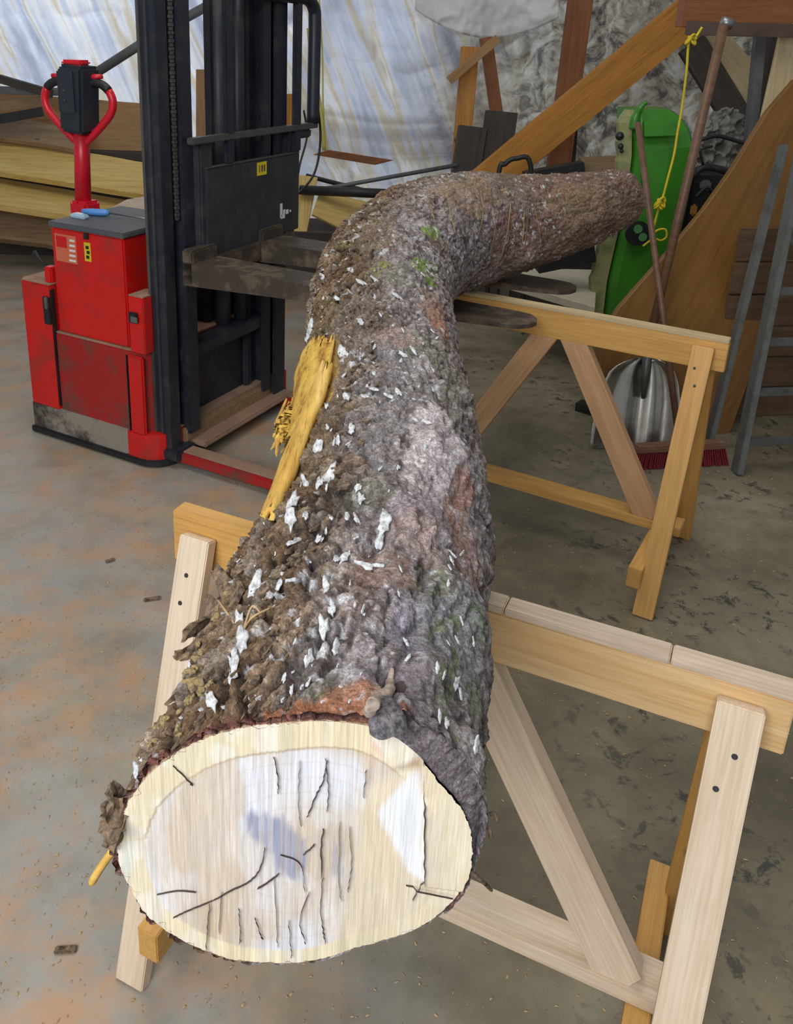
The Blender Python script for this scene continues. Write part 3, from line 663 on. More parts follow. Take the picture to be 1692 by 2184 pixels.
# fast picture-point lookup of the surface for the flakes
bvh_i = None
from mathutils.bvhtree import BVHTree
sub_s, sub_t = 6, 4
pp_ = pos[::sub_s, ::sub_t]; ni, nj = pp_.shape[:2]
vv = [tuple(p) for p in pp_.reshape(-1, 3)]
ff = [(i*nj+j, i*nj+(j+1) % nj, (i+1)*nj+(j+1) % nj, (i+1)*nj+j) for i in range(ni-1) for j in range(nj)]
bvh = BVHTree.FromPolygons(vv, ff)
def hit(px, py):
    d = ray(px, py).normalized(); p, n, fi, _ = bvh.ray_cast(Vector((0, 0, HC)), d)
    if p is None: return None
    if n.dot(d) > 0: n = -n
    i = min((fi//nj)*sub_s, NS-1); return p, n, Vector(tan[i])
def flake_mesh(seed, curl=.35, thick=.10, n=14):
    rnd = random.Random(seed); bm = bmesh.new(); 
    r0 = [1+rnd.uniform(-.42, .30) for _ in range(n)]; top = []; mid = []; bot = []
    for k in range(n):
        a = 2*PI*k/n; x = math.cos(a)*r0[k]; y = math.sin(a)*r0[k]*.5
        bot.append(bm.verts.new((x, y, -thick+rnd.uniform(-.03, .03)))); mid.append(bm.verts.new((x*1.05, y*1.05, thick*.4+curl*.25*abs(x)**2)))
        top.append(bm.verts.new((x*rnd.uniform(.5, .8), y*rnd.uniform(.5, .8), thick*1.6+rnd.uniform(-.14, .16))))
    c = bm.verts.new((0, 0, thick*1.8+rnd.uniform(-.1, .15)))
    for k in range(n):
        l = (k+1) % n
        bm.faces.new((bot[k], bot[l], mid[l], mid[k])); bm.faces.new((mid[k], mid[l], top[l], top[k])); bm.faces.new((top[k], top[l], c))
    return mesh_of(bm, smooth=True)
FM = [flake_mesh(i) for i in range(8)]
for f_ in FM: f_.materials.append(M['flake'])
FT = [flake_mesh(20+i, thick=.30) for i in range(5)]
for f_ in FT: f_.materials.append(M['flake_tan'])
def flake(px, py, L, ang, meshes=FM, name='lichen_flake', asp=1.0, zs=1.0):
    h = hit(px, py)
    if not h: return
    p, n, a = h; dist = (p-Vector((0, 0, HC))).dot(fw); l = L*.5*dist/CF*1.15; p = p+n*.003
    x0, y0, z0 = frame(a-n*a.dot(n), n)
    ca, sa = math.cos(ang), math.sin(ang); x = x0*ca+y0*sa; y = z0.cross(x)
    m = random.choice(meshes); o = bpy.data.objects.new(name, m); COL.objects.link(o); o.parent = log
    Mt = M4(x, y, z0, p+n*.001) @ Matrix.Diagonal((l*1.15, l*asp, l*zs, 1)); o.matrix_basis = WM[log].inverted() @ Mt
for (x, y, L, a) in [(545, 1250, 44, -.1), (600, 1215, 46, -.3), (622, 1235, 66, -.4), (630, 1163, 40, -.2), (682, 1157, 26, -.2), (522, 1300, 38, 0), (512, 1325, 34, .1), (515, 1372, 50, .1), (508, 1415, 50, 0),
                     (500, 1448, 38, 0), (455, 1500, 38, .3), (655, 1412, 42, .1), (711, 1385, 32, 0), (697, 1250, 26, .1), (735, 1195, 30, -.3), (718, 1200, 26, .2), (780, 1210, 30, 1.2), (805, 1211, 24, 1.3),
                     (820, 1120, 48, 0), (808, 1155, 34, .2), (770, 1068, 26, .2), (737, 1105, 26, .1), (757, 1112, 24, .4), (625, 1072, 36, -.2), (622, 1108, 42, 0), (650, 1105, 22, 0), (703, 1020, 50, -.3),
                     (683, 1035, 28, 0), (655, 1030, 26, -.1), (680, 958, 36, -.3), (725, 943, 24, 0), (750, 920, 26, .1), (735, 757, 34, .1), (665, 700, 36, -.3), (660, 722, 30, -.3), (845, 634, 22, .8), (750, 577, 22, .4),
                     (762, 1045, 20, 0), (713, 1300, 28, .1), (705, 1310, 22, .4), (690, 1340, 40, .2), (600, 1250, 28, -.2), (590, 1190, 24, -.1), (300, 1600, 44, .1), (300, 1640, 36, .2), (235, 1720, 40, .2), (238, 1770, 40, .1),
                     (968, 1460, 28, .1), (975, 1480, 24, .3), (930, 1530, 24, .2), (948, 1548, 22, 0), (1008, 1590, 30, 0), (690, 590, 20, 0), (770, 605, 20, 1), (800, 600, 18, 1), (720, 640, 20, .5), (770, 690, 22, .3), (830, 850, 22, .8),
                     (800, 835, 20, .8), (850, 840, 18, .4), (780, 850, 18, .6), (740, 850, 22, .2), (910, 905, 24, 1), (885, 900, 18, .7), (700, 870, 18, .1), (905, 955, 16, .1), (800, 800, 18, .2), (860, 760, 22, .9), (880, 750, 18, 1)]:
    flake(x, y, L, a, zs=.9)
rs = random.Random(3)
for k in range(110):                       # smaller lichen chips
    y = rs.uniform(560, 1480); f_ = (y-560)/920
    x0_, x1_ = 690-330*f_**1.3, 965+60*f_
    x = x0_+(x1_-x0_)*rs.random()**1.25
    flake(x, y, rs.uniform(9, 20)*(.6+.5*f_), rs.uniform(-.5, .8), asp=rs.uniform(.6, 1.1))
for (x, y, L) in [(420, 1450, 46), (400, 1470, 42), (385, 1440, 40), (430, 1480, 38), (375, 1500, 40), (405, 1510, 34), (440, 1465, 30), (360, 1480, 34), (395, 1420, 34), (350, 1530, 40), (330, 1560, 36), (420, 1425, 32),
                  (455, 1330, 36), (440, 1360, 34), (470, 1310, 30), (425, 1385, 34), (345, 1500, 34), (318, 1590, 32), (490, 1270, 30), (370, 1555, 26), (365, 1450, 32), (388, 1395, 34)]:
    for q_k in range(3): flake(x+rs.uniform(-17, 17), y+rs.uniform(-17, 17), L*rs.uniform(.32, .62), rs.uniform(-2, 2), FT, 'fungus_lump', 1.5, 1.3)
# loose bark plates bristling on the left side
def stuff_plates(n, seed, ylo, yhi, dlo, dhi, size, lift, name, mat, label):
    rnd = random.Random(seed); V, F = [], []
    for k in range(n):
        yv = ylo+(yhi-ylo)*rnd.random()**1.4; dg = rnd.uniform(dlo, dhi); p, nn, a, c = surf(yv, dg, -.001)
        g_ = (yv-1.0)/.8; 
        g_ = (s_of_y(yv)-gs0)/(gs1-gs0)
        if -.08 < g_ < 1.04 and abs(dg-(gd0+9+(gd1-gd0)*g_)) < 16+14*min(1, max(0, g_)/.7): continue
        l = rnd.uniform(.4, 1)*size*(.7+.35*yv); w = l*rnd.uniform(.22, .5); tw = rnd.gauss(-.5, .22)
        ax = (a*math.cos(tw)+c*math.sin(tw)); ac = nn.cross(ax); lf = rnd.uniform(.1, 1)*lift
        th = .0025; b0 = len(V)
        for (i, wv) in ((0, .7), (.5, 1), (1, .45)):
            q = p+ax*(-l*i)+nn*(l*lf*i*i)
            for sg in (-1, 1):
                V.append(q+ac*w*wv*sg*.5*rnd.uniform(.8, 1.2)); V.append(q+ac*w*wv*sg*.5-nn*th-nn*.002*(1-i))
        for i in (0, 1):
            o_ = b0+i*4; F += [(o_, o_+2, o_+6, o_+4), (o_+1, o_+5, o_+7, o_+3), (o_, o_+4, o_+5, o_+1), (o_+2, o_+3, o_+7, o_+6)]
        F += [(b0, b0+1, b0+3, b0+2), (b0+8, b0+10, b0+11, b0+9)]
    me = bpy.data.meshes.new(name); me.from_pydata([tuple(v) for v in V], [], F)
    o = link(name, me, mat, log); tag(o, label, kind='stuff'); return o
stuff_plates(2800, 5, .56, 2.6, 95, 200, .016, .26, 'loose_bark', M['loose'], 'small lifted bark plates')
stuff_plates(420, 9, .57, 2.4, 60, 170, .008, .5, 'lichen_specks', M['flake'], 'tiny pale lichen specks')
# big ragged bark flaps on the left silhouette
def onlog(px, py, lift):
    x = px
    for _ in range(60):
        h = hit(x, py)
        if h: break
        x += 4
    d = (h[0]-Vector((0, 0, HC))).dot(fw)-lift; r = ray(px, py); return Vector((0, 0, HC))+r*(d/r.dot(fw))
for (px, py, ex_, ey_, wd) in ((505, 1285, -50, -66, .016), (500, 1270, -26, -46, .010), (480, 1310, -40, -30, .012), (460, 1320, -46, 6, .012), (450, 1330, -62, 28, .014), (425, 1365, -50, 34, .012), (262, 1700, -30, -14, .010), (256, 1725, -36, 6, .014), (252, 1750, -40, 16, .014), (250, 1775, -26, 30, .010)):
    a0, a1 = onlog(px, py, .0), onlog(px+ex_, py+ey_, .004); bm = bmesh.new(); g = []; dr = a1-a0; sd_ = Vector((0, 1, 0))
    for i in range(7):
        row = []; u_ = i/6
        for j in range(5):
            v_ = j/4-.5
            row.append(bm.verts.new(a0-dr*.2+dr*1.2*u_+(sd_*.8+Vector((.3, 0, .5)))*(wd*2*v_*(1.1-.7*u_))+Vector((0, 0, 1))*(.005*math.sin(5*u_+py))+Vector([rs.uniform(-.0016, .0016) for _ in range(3)])))
        g.append(row)
    for i in range(6):
        for j in range(4): bm.faces.new((g[i][j], g[i+1][j], g[i+1][j+1], g[i][j+1]))
    o = link('bark_flap', mesh_of(bm), M['loose'], log); sm = o.modifiers.new('thick', 'SOLIDIFY'); sm.thickness = .004
# torn yellow wood: long splinters lying in the gash
def splinter(pts, w, t, seed):
    rnd = random.Random(seed); pts = spl(pts, 6); n = len(pts); V, F = [], []
    for i, (p) in enumerate(pts):
        a = (pts[min(i+1, n-1)]-pts[max(i-1, 0)]).normalized()
        nn = NRM; c = nn.cross(a).normalized(); f = i/(n-1); ww = w*(min(1, f*5+.15)*min(1, (1-f)*4+.05))*rnd.uniform(.8, 1.15); tt_ = t*min(1, (1-f)*4+.2)
        V += [p-c*ww/2, p+c*ww/2, p+c*ww*.35+nn*tt_, p-c*ww*.3+nn*tt_*rnd.uniform(.7, 1.2)]
    for i in range(n-1):
        for k in range(4): F.append((4*i+k, 4*i+(k+1) % 4, 4*i+4+(k+1) % 4, 4*i+4+k))
    F += [(3, 2, 1, 0), (4*n-4, 4*n-3, 4*n-2, 4*n-1)]
    me = bpy.data.meshes.new('splinter'); me.from_pydata([tuple(v) for v in V], [], F)
    x, y, z = frame(pts[-1]-pts[0], NRM); Mx = M4(x, y, z, pts[0]); me.transform(Mx.inverted())
    return link('wood_splinter', me, M['torn'], log, Mx)
NRM = Vector((-.6, -.35, .7)).normalized()
def onlog(px, py, lift):
    x = px
    for _ in range(60):
        h = hit(x, py)
        if h: break
        x += 4
    d = (h[0]-Vector((0, 0, HC))).dot(fw)-lift; r = ray(px, py); return Vector((0, 0, HC))+r*(d/r.dot(fw))
def onlog(px, py, lift):
    x = px
    for _ in range(80):
        p_, n_x, f_x, _d = bvh0.ray_cast(Vector((0, 0, HC)), ray(x, py).normalized())
        if p_ is not None: break
        x += 3
    d = (p_-Vector((0, 0, HC))).dot(fw)-lift*.6; r = ray(px, py); return Vector((0, 0, HC))+r*(d/r.dot(fw))
def torn(name, L, R, nr, nc, lift, rough, seed, mat):
    fl = lambda pts, f: (np.interp(f, np.linspace(0, 1, len(pts)), [p[0] for p in pts]), np.interp(f, np.linspace(0, 1, len(pts)), [p[1] for p in pts]))
    rnd = random.Random(seed); V = np.zeros((nr, nc, 3)); col_off = [rnd.uniform(-1, 1) for _ in range(nc)]; jag = [rnd.uniform(-.3, 1)*.13 for _ in range(nc)]
    for i in range(nr):
        for j in range(nc):
            f = min(1, max(0, i/(nr-1)+jag[j]*(1-i/(nr-1))**5-.05*rnd.random()*(i/(nr-1))**8)); (xl, yl), (xr, yr) = fl(L, f), fl(R, f); u_ = j/(nc-1)
            e_ = 1-abs(2*u_-1)**4; h_ = lift*e_+rough*(col_off[j]+.35*math.sin(i*.25+j*2.3)+rnd.uniform(-.12, .12))*.5*e_-.004*(1-e_)
            V[i, j] = onlog(xl+(xr-xl)*u_, yl+(yr-yl)*u_, h_)
    me = grid_mesh(name, V, nr, nc, False, smooth=False); o = link(name, me, mat, log); so = o.modifiers.new('thick', 'SOLIDIFY'); so.thickness = .006; so.offset = -1 ; return o
m_t, nt, b = newmat('torn_fibre'); v_ = coords(nt, (1, .10, .6), rnd=False); n_ = noise(nt, v_, 170, 5, .7); n2_ = noise(nt, v_, 26, 4, .6)
c_ = ramp(nt, n2_, [(.35, (.52, .27, .035)), (.5, (.72, .44, .09)), (.66, (.84, .60, .20))]).outputs[0]; c_ = mixc(nt, .8, c_, ramp(nt, n_, [(.34, (.45, .38, .30)), (.5, (1, 1, 1))]).outputs[0], 'MULTIPLY')
nt.links.new(c_, b.inputs['Base Color']); b.inputs['Roughness'].default_value = .75; bump(nt, b, n_, .6, .002)
m_t2, nt, b = newmat('torn_fibre_rough'); v_ = coords(nt, (1, .3, .6), rnd=False); n_ = noise(nt, v_, 110, 6, .75); n2_ = noise(nt, v_, 30, 4, .65)
c_ = ramp(nt, n2_, [(.34, (.30, .12, .02)), (.46, (.60, .35, .045)), (.62, (.76, .52, .10))]).outputs[0]; c_ = mixc(nt, .9, c_, ramp(nt, n_, [(.36, (.30, .22, .15)), (.48, (1, 1, 1))]).outputs[0], 'MULTIPLY')
nt.links.new(c_, b.inputs['Base Color']); b.inputs['Roughness'].default_value = .8; bump(nt, b, n_, .8, .003)
torn('torn_wood', [(676, 724), (650, 752), (634, 800), (624, 850), (606, 885), (584, 915), (598, 948)], [(704, 722), (712, 745), (704, 795), (684, 850), (660, 895), (640, 915), (620, 940)], 46, 26, .012, .010, 3, m_t2)
torn('torn_strip', [(692, 770), (660, 850), (634, 920), (606, 985), (588, 1040), (562, 1108)], [(706, 778), (694, 830), (664, 900), (646, 950), (626, 1010), (572, 1114)], 50, 14, .026, .0018, 5, m_t)
rs2 = random.Random(8)
for k in range(16):
    x, y = rs2.uniform(585, 625), rs2.uniform(890, 950); x2, y2 = x-rs2.uniform(2, 16), y+rs2.uniform(8, 34)
    splinter([onlog(x+18, y-40, .010), onlog(x, y, .016), onlog(x2, y2, .012)], rs2.uniform(.003, .008), .003, 90+k)
for k in range(22):
    x = rs2.uniform(655, 716); splinter([onlog(x-20, 800, .016), onlog(x-8, 760, .020), onlog(x, rs2.uniform(712, 742), .014)], rs2.uniform(.003, .008), .003, 120+k)
# hairline cracks, ring lines on the sawn end
def strip(name, pts, w, mat, yoff=.0022, parent=log, sx=1):
    q = [P(px, py, .547) for px, py in pts]; q = spl(q, 7); n = len(q); V, F = [], []
    q = [p+Vector((rs.uniform(-1, 1)*.0006, 0, 0)) for p in q]
    for i, p in enumerate(q):
        a = (q[min(i+1, n-1)]-q[max(i-1, 0)]).normalized(); c = Vector((-a.z, 0, a.x)); f = i/(n-1)
        ww = w*min(1, .25+4*f, .25+4*(1-f))*rs.uniform(.7, 1.2); stp = .0038 if p.x > P(905, 1700, .547).x else 0
        for sg in (-1, 1):
            for dy in (0, .0016): V.append((p.x+c.x*ww*sg/2, p.y-yoff+dy-stp, p.z+c.z*ww*sg/2))
    for i in range(n-1):
        o_ = 4*i; F += [(o_, o_+4, o_+6, o_+2), (o_+2, o_+6, o_+7, o_+3), (o_, o_+1, o_+5, o_+4)]
    me = bpy.data.meshes.new(name); me.from_pydata(V, [], F); return link(name, me, mat, parent)
MM = .00019
for pts, w in [([(697, 1620), (690, 1660), (672, 1700), (655, 1740)], 3), ([(695, 1615), (700, 1680), (698, 1730)], 2.2), ([(690, 1765), (686, 1800), (685, 1870)], 4.5), ([(688, 1870), (684, 1930), (690, 1985), (694, 2010)], 2.2),
               ([(565, 1805), (555, 1850), (530, 1878), (490, 1898), (455, 1918)], 3), ([(455, 1918), (400, 1940), (370, 1955)], 2), ([(595, 1860), (570, 1880), (548, 1893)], 4), ([(648, 1820), (665, 1805), (670, 1798)], 2.5),
               ([(585, 1612), (592, 1650), (594, 1690)], 2.5), ([(448, 1925), (442, 1980), (440, 2030)], 2.5), ([(510, 1935), (513, 1980), (512, 2010)], 2), ([(545, 1955), (556, 1990), (562, 2000)], 1.6), ([(585, 1870), (590, 1960), (592, 2020)], 1.2),
               ([(725, 1750), (722, 1850), (728, 1920)], 1.3), ([(660, 1900), (640, 1960), (652, 2010)], 1.3), ([(904, 1618), (905, 1700), (905, 1790), (905, 1880)], 5), ([(370, 1630), (410, 1670), (405, 1668)], 1.8), ([(650, 1900), (640, 1840), (600, 1820)], 1.2),
               ([(865, 1885), (930, 1898), (965, 1905)], 1.4), ([(880, 1920), (895, 1880), (903, 1870)], 1.2), ([(335, 1905), (380, 1897), (420, 1900)], 1.2), ([(615, 1960), (620, 2010), (622, 2040)], 1.5), ([(472, 1900), (466, 1990)], 1.3), ([(745, 1760), (750, 1840), (742, 1900)], 1.2), ([(640, 1620), (636, 1700), (642, 1760)], 1.0), ([(780, 1640), (776, 1700)], 1.0)]:
    strip('crack', pts, w*MM, M['crack'])
# curved bark shreds at lower right corner and stray stalks
for (a_, b_, c_) in (((1005, 1858, .547), (1035, 1885, .56), (1050, 1900, .60)), ((1022, 1750, .56), (1052, 1735, .56), (1062, 1752, .56)), ((1018, 1775, .56), (1042, 1765, .56), (1048, 1790, .56))):
    tube('bark_shred', spl([P(*a_), P(*b_), P(*c_)], 4), [.0018]*8+[.0008], M['loose'], log, 6)
tube('bark_shred', spl([P(240, 1815, .62), P(215, 1850, .62), P(192, 1888, .62)], 4), [.004]*8+[.001], M['torn'], log, 6)
for (x1, y1, x2, y2) in ((520, 1345, 580, 1325), (518, 1350, 560, 1318), (500, 1330, 480, 1290), (985, 760, 975, 730), (980, 765, 990, 740)):
    h1, h2 = hit(x1, y1), hit(x2, y2)
    if h1 and h2: tube('dry_stalk', spl([h1[0], (h1[0]+h2[0])/2+h1[1]*.02, h2[0]+h2[1]*.012], 5), .0012, M['chip'], log, 5)
h = hit(826, 1534)
if h:
    kp, kn, ka = h; x0, y0, z0 = frame(ka-kn*ka.dot(kn), (kn+Vector((0, -.5, 0))).normalized()); rk = random.Random(2); bmk = bmesh.new(); g = []
    for i in range(9):
        row = []
        for j in range(26):
            a = 2*PI*j/26; r_ = .0150*math.sin(PI/2*(i+.3)/8.3)*(1+.10*math.sin(3*a+1)+rk.uniform(-.07, .07)); row.append(bmk.verts.new((r_*math.cos(a)*1.15, r_*math.sin(a), .010*math.cos(PI/2*i/8)+rk.uniform(-.0012, .0012))))
        g.append(row)
    for i in range(8):
        for j in range(26): bmk.faces.new((g[i][j], g[i+1][j], g[i+1][(j+1) % 26], g[i][(j+1) % 26]))
    bmk.faces.new(g[0]); M['knot'] = fiber('knot_wood', (.20, .18, .19), (.03, .026, .03), .9, 230); M['callus'] = fiber('callus_bark', (.52, .42, .34), (.22, .16, .13), .9, 120)
    kk_ = link('branch_knot', mesh_of(bmk, smooth=True), M['knot'], log, M4(x0, y0, z0, kp)); kk_['label'] = 'dark round branch knot by the sawn edge'
    pts = [hit(x, y) for x, y in ((795, 1590), (784, 1555), (790, 1520), (806, 1496), (826, 1480), (832, 1455), (836, 1425))]
    pts = [q[0]+q[1]*.002 for q in pts if q]
    if len(pts) > 3: n_p = (len(pts)-1)*5+1; link('callus_ridge', tube_mesh(spl(pts, 5), [.0012+.0042*math.sin(PI*min(1, (i+1)/n_p))**.7*(1+.15*math.sin(i*2.1)) for i in range(n_p)], 9), M['callus'], log)
    h2 = hit(856, 1462)
    if h2:
        bmh = bmesh.new(); bmesh.ops.create_uvsphere(bmh, u_segments=14, v_segments=8, radius=1)
        for v in bmh.verts: v.co = Vector((v.co.x*.010, v.co.y*.006, v.co.z*.0022))
        xh, yh, zh = frame(h2[2], h2[1]); link('knot_hollow', mesh_of(bmh, smooth=True), M['crack'], log, M4(xh, yh, zh, h2[0]))
# draped fine roots over the back of the bend
for k in range(26):
    x = rs.uniform(900, 1300); h1 = hit(x, rs.uniform(400, 470)); h2 = hit(x+rs.uniform(-25, 40), rs.uniform(490, 560))
    if h1 and h2:
        m_ = (h1[0]+h2[0])/2; hm = bvh.find_nearest(m_)
        tube('dry_root', spl([h1[0]+h1[1]*.002, hm[0]+(Vector((0, 0, HC))-hm[0]).normalized()*.012, h2[0]+h2[1]*.004], 6), 0.0013, M['loose'] if k % 3 else M['flake_tan'], log, 5)

# ================================================================== PALLET STACKER
al = -.5
Fv = Vector((math.cos(al), math.sin(al), 0)); Wv = Vector((-Fv.y, Fv.x, 0)); SO = Vector((-.794, 3.045, 0)); ZU = Vector((0, 0, 1))
def S3(f, w, z): return SO+Fv*f+Wv*w+ZU*z
st = thing('pallet_stacker', 'red and black electric pallet stacker lifting the far half of the log on its forks', 'forklift', SO)
st['category'] = 'pallet stacker'
def sbox(name, f0, f1, w0, w1, z0, z1, mat, parent=st, bev=.006):
    bm = box_bm(f1-f0, w1-w0, z1-z0, bev); return link(name, mesh_of(bm), mat, parent, M4(Fv, Wv, ZU, S3((f0+f1)/2, (w0+w1)/2, (z0+z1)/2)))
def sprism(name, poly, z0, z1, mat, parent=st, bev=.004):    # poly in (f,w)
    bm = bmesh.new(); f = bm.faces.new([bm.verts.new((a, b, 0)) for a, b in poly]); r = bmesh.ops.extrude_face_region(bm, geom=[f])
    for g in r['geom']:
        if isinstance(g, bmesh.types.BMVert): g.co.z = z1-z0
    bmesh.ops.recalc_face_normals(bm, faces=bm.faces)
    if bev: bmesh.ops.bevel(bm, geom=[e for e in bm.edges if e.calc_face_angle(0) > .8], offset=bev, segments=2, affect='EDGES')
    return link(name, mesh_of(bm), mat, parent, M4(Fv, Wv, ZU, S3(0, 0, z0)))
def rcorner(f0, f1, w0, w1, r, n=6):
    pts = [(f0, w1), (f0, w0)]
    for k in range(n+1): a = -PI/2+PI/2*k/n; pts.append((f1-r+r*math.cos(a), w0+r+r*math.sin(a)))
    pts.append((f1, w1)); return pts
sprism('chassis', rcorner(-.36, .095, .008, .84, .09), .13, .455, M['red_dirty'])
sprism('chassis_ledge', rcorner(-.36, .09, .012, .84, .09), .455, .461, M['dust_edge'], bev=.001)
sprism('skirt', rcorner(-.52, .0, .0, .84, .03), .022, .135, M['grey_skirt'])
sprism('skirt_front', rcorner(-.01, .15, -.003, .88, .10), .02, .135, M['red'])
sprism('rubber_bumper', rcorner(-.525, .165, -.012, .89, .11), .004, .03, M['black'])
sbox('corner_panel', .012, .085, -.004, .012, .13, .445, M['red'])
sprism('rear_housing', [(-.53, .84), (-.53, .03), (-.515, .0), (-.362, .0), (-.362, .84)], .13, .645, M['red'])
sprism('rear_housing_top', [(-.528, .84), (-.528, .03), (-.513, .002), (-.364, .002), (-.364, .84)], .645, .650, M['dust_edge'], bev=.001)
sbox('panel_gap', -.3625, -.3585, -.002, .02, .15, .63, M['black'])
sbox('hinge', -.398, -.365, -.010, .004, .49, .60, M['black'], bev=.003)
sbox('hinge', -.385, -.368, -.014, -.004, .555, .60, M['steel'], bev=.002)
sbox('panel_seam', .0035, .0065, -.001, .02, .03, .44, M['black'], bev=.0)
# battery box
bb = sbox('battery_box', -.352, .004, .020, .40, .462, .872, M['red'], bev=.006)
sbox('lid', -.358, .010, .014, .405, .872, .893, M['lid'], bb, .004)
sbox('keyhole', -.182, -.160, .012, .022, .848, .870, M['black'], bb, .002)
sbox('warning_sticker', -.186, -.155, .0185, .0205, .765, .835, M['yel_tag'], bb, 0)
for q in range(3): sbox('print_mark', -.178+.004*(q % 2), -.163+.003*(q % 2), .0178, .0190, .775+.018*q, .787+.018*q, M['black'], bb, .0)
sbox('red_print_label', -.332, -.225, .0185, .0205, .745, .850, M['orange_tag'], bb, 0)
for q in range(5): sbox('print_line', -.265+.002*q, -.232, .0178, .0190, .752+.019*q, .760+.019*q, M['white_tag'], bb, .0)
sbox('print_block', -.325, -.272, .0178, .0190, .80, .842, M['red'], bb, .0)
sbox('latch', .035, .075, -.012, .004, .575, .615, M['black'], bev=.004); sbox('latch_plate', .05, .082, -.016, -.010, .580, .602, M['steel'], bev=.002)
sprism('mast_post', [(.028, .10), (.028, .0), (.10, .0), (.10, .10)], .458, .672, M['red']); sbox('mast_post_top', .03, .098, .002, .098, .672, .677, M['dust_edge'], bev=.001)
sbox('far_panel', -.36, .10, .84, .90, .03, .70, M['red_dirty'])
sbox('front_plate', .094, .099, .14, .73, .13, .455, M['mast']); sbox('pump_housing', -.16, .07, .42, .83, .463, .70, M['black'], bev=.01)
# mast
def chan(name, f0, f1, w0, w1, z0, z1, open_to, mat=M['mast']):      # C-section upright
    t_ = .014
    if open_to > 0: poly = [(f0, w0), (f1, w0), (f1, w1), (f1-t_, w1), (f1-t_, w0+t_), (f0+t_, w0+t_), (f0+t_, w1), (f0, w1)]
    else: poly = [(f0, w1), (f0, w0), (f0+t_, w0), (f0+t_, w1-t_), (f1-t_, w1-t_), (f1-t_, w0), (f1, w0), (f1, w1)]
    return sprism(name, poly, z0, z1, mat, bev=.0015)
chan('outer_upright', .09, .165, .050, .105, .055, 2.15, 1); chan('inner_upright', .105, .185, .140, .20, .11, 2.10, 1)
sbox('upright_strip', .088, .100, .044, .052, .06, 2.15, M['rail'], bev=.001); sbox('upright_strip', .120, .132, .044, .052, .06, 2.15, M['mast2'], bev=.001)
sbox('upright_foot', .07, .20, .04, .15, .03, .075, M['mast'])
chan('outer_upright', .09, .19, .72, .80, .055, 2.15, -1); chan('inner_upright', .10, .18, .645, .70, .11, 2.10, -1)
sbox('upright_strip', .10, .125, .200, .262, .12, 2.12, M['mast'])
sbox('upright_strip', .10, .125, .60, .64, .12, 2.12, M['mast2'])
# lift chain: alternating links
cbm = bmesh.new()
for k in range(96):
    box_bm(.010, .018 if k % 2 else .011, .0105, 0, cbm, (0, 0, k*.0125))
link('lift_chain', mesh_of(cbm), M['rail'], st, M4(Fv, Wv, ZU, S3(.170, .120, .95)))
cy = tube_mesh([S3(.10, .47, .40), S3(.10, .47, 2.1)], .032, 16); link('lift_cylinder', cy, M['mast2'], st)
link('lift_cylinder', tube_mesh([S3(.13, .55, .40), S3(.13, .55, 2.1)], .026, 16), M['mast'], st)
sbox('inner_column', .06, .10, .43, .60, .9, 2.1, M['mast'])
for (z0, z1) in ((.40, .455), (2.08, 2.14), (.055, .13)): sbox('cross_member', .10, .17, .13, .72, z0, z1, M['mast'] if z0 > .1 else M['slab_brown'])
sbox('motor_cover', -.02, .09, .22, .60, .13, .335, M['mast2'], bev=.02); sbox('motor_cover', .0, .08, .50, .66, .13, .30, M['mast'], bev=.01)
sbox('deck_plate', -.005, .152, .10, .835, .136, .141, M['dust_edge'], bev=.001); sbox('front_skirt_plate', .151, .158, .14, .80, .03, .136, M['slab_brown'], bev=.001)
sbox('bottom_plate', .09, .24, .16, .80, .055, .075, M['dust_edge'])
# carriage and load backrest
cg = sbox('carriage_plate', .205, .225, .225, .845, .80, 1.115, M['mast2'], bev=.003)
sbox('plate_edge', .203, .227, .225, .845, 1.115, 1.119, M['rail'], cg, .001)
sbox('yellow_label', .2255, .2265, .535, .60, 1.055, 1.105, M['yel_tag'], cg, 0)
sbox('label_number', .2262, .2270, .548, .553, 1.068, 1.094, M['rail'], cg, 0); sbox('label_number', .2262, .2270, .563, .573, 1.068, 1.094, M['rail'], cg, 0); sbox('label_number', .2262, .2270, .580, .588, 1.068, 1.094, M['rail'], cg, 0)
for (w0, w1, z0, z1) in ((.70, .716, .868, .925), (.706, .735, .862, .880), (.722, .738, .880, .897), (.744, .762, .876, .894), (.772, .782, .880, .889)): sbox('white_emblem', .2255, .2265, w0, w1, z0, z1, M['white_tag'], cg, 0)
sbox('carriage_side', .165, .215, .20, .27, .72, 1.21, M['mast2']); sbox('carriage_side', .165, .215, .77, .83, .72, 1.21, M['mast'])
gb = sbox('guard_rail', .205, .235, .14, .975, 1.205, 1.228, M['rail'], bev=.003)
for w_ in (.365, .825): sbox('guard_bar', .208, .232, w_-.022, w_+.022, 1.12, 2.0, M['mast'])
link('guard_frame', tube_mesh(spl([S3(.22, .955, 1.225), S3(.22, .955, 1.45), S3(.22, .955, 1.62), S3(.22, .945, 1.668), S3(.22, .90, 1.70), S3(.22, .80, 1.705), S3(.22, .3, 1.71)], 5), .026, 10), M['mast'], st)
sbox('guard_gusset', .21, .23, .83, .93, 1.17, 1.205, M['mast'])
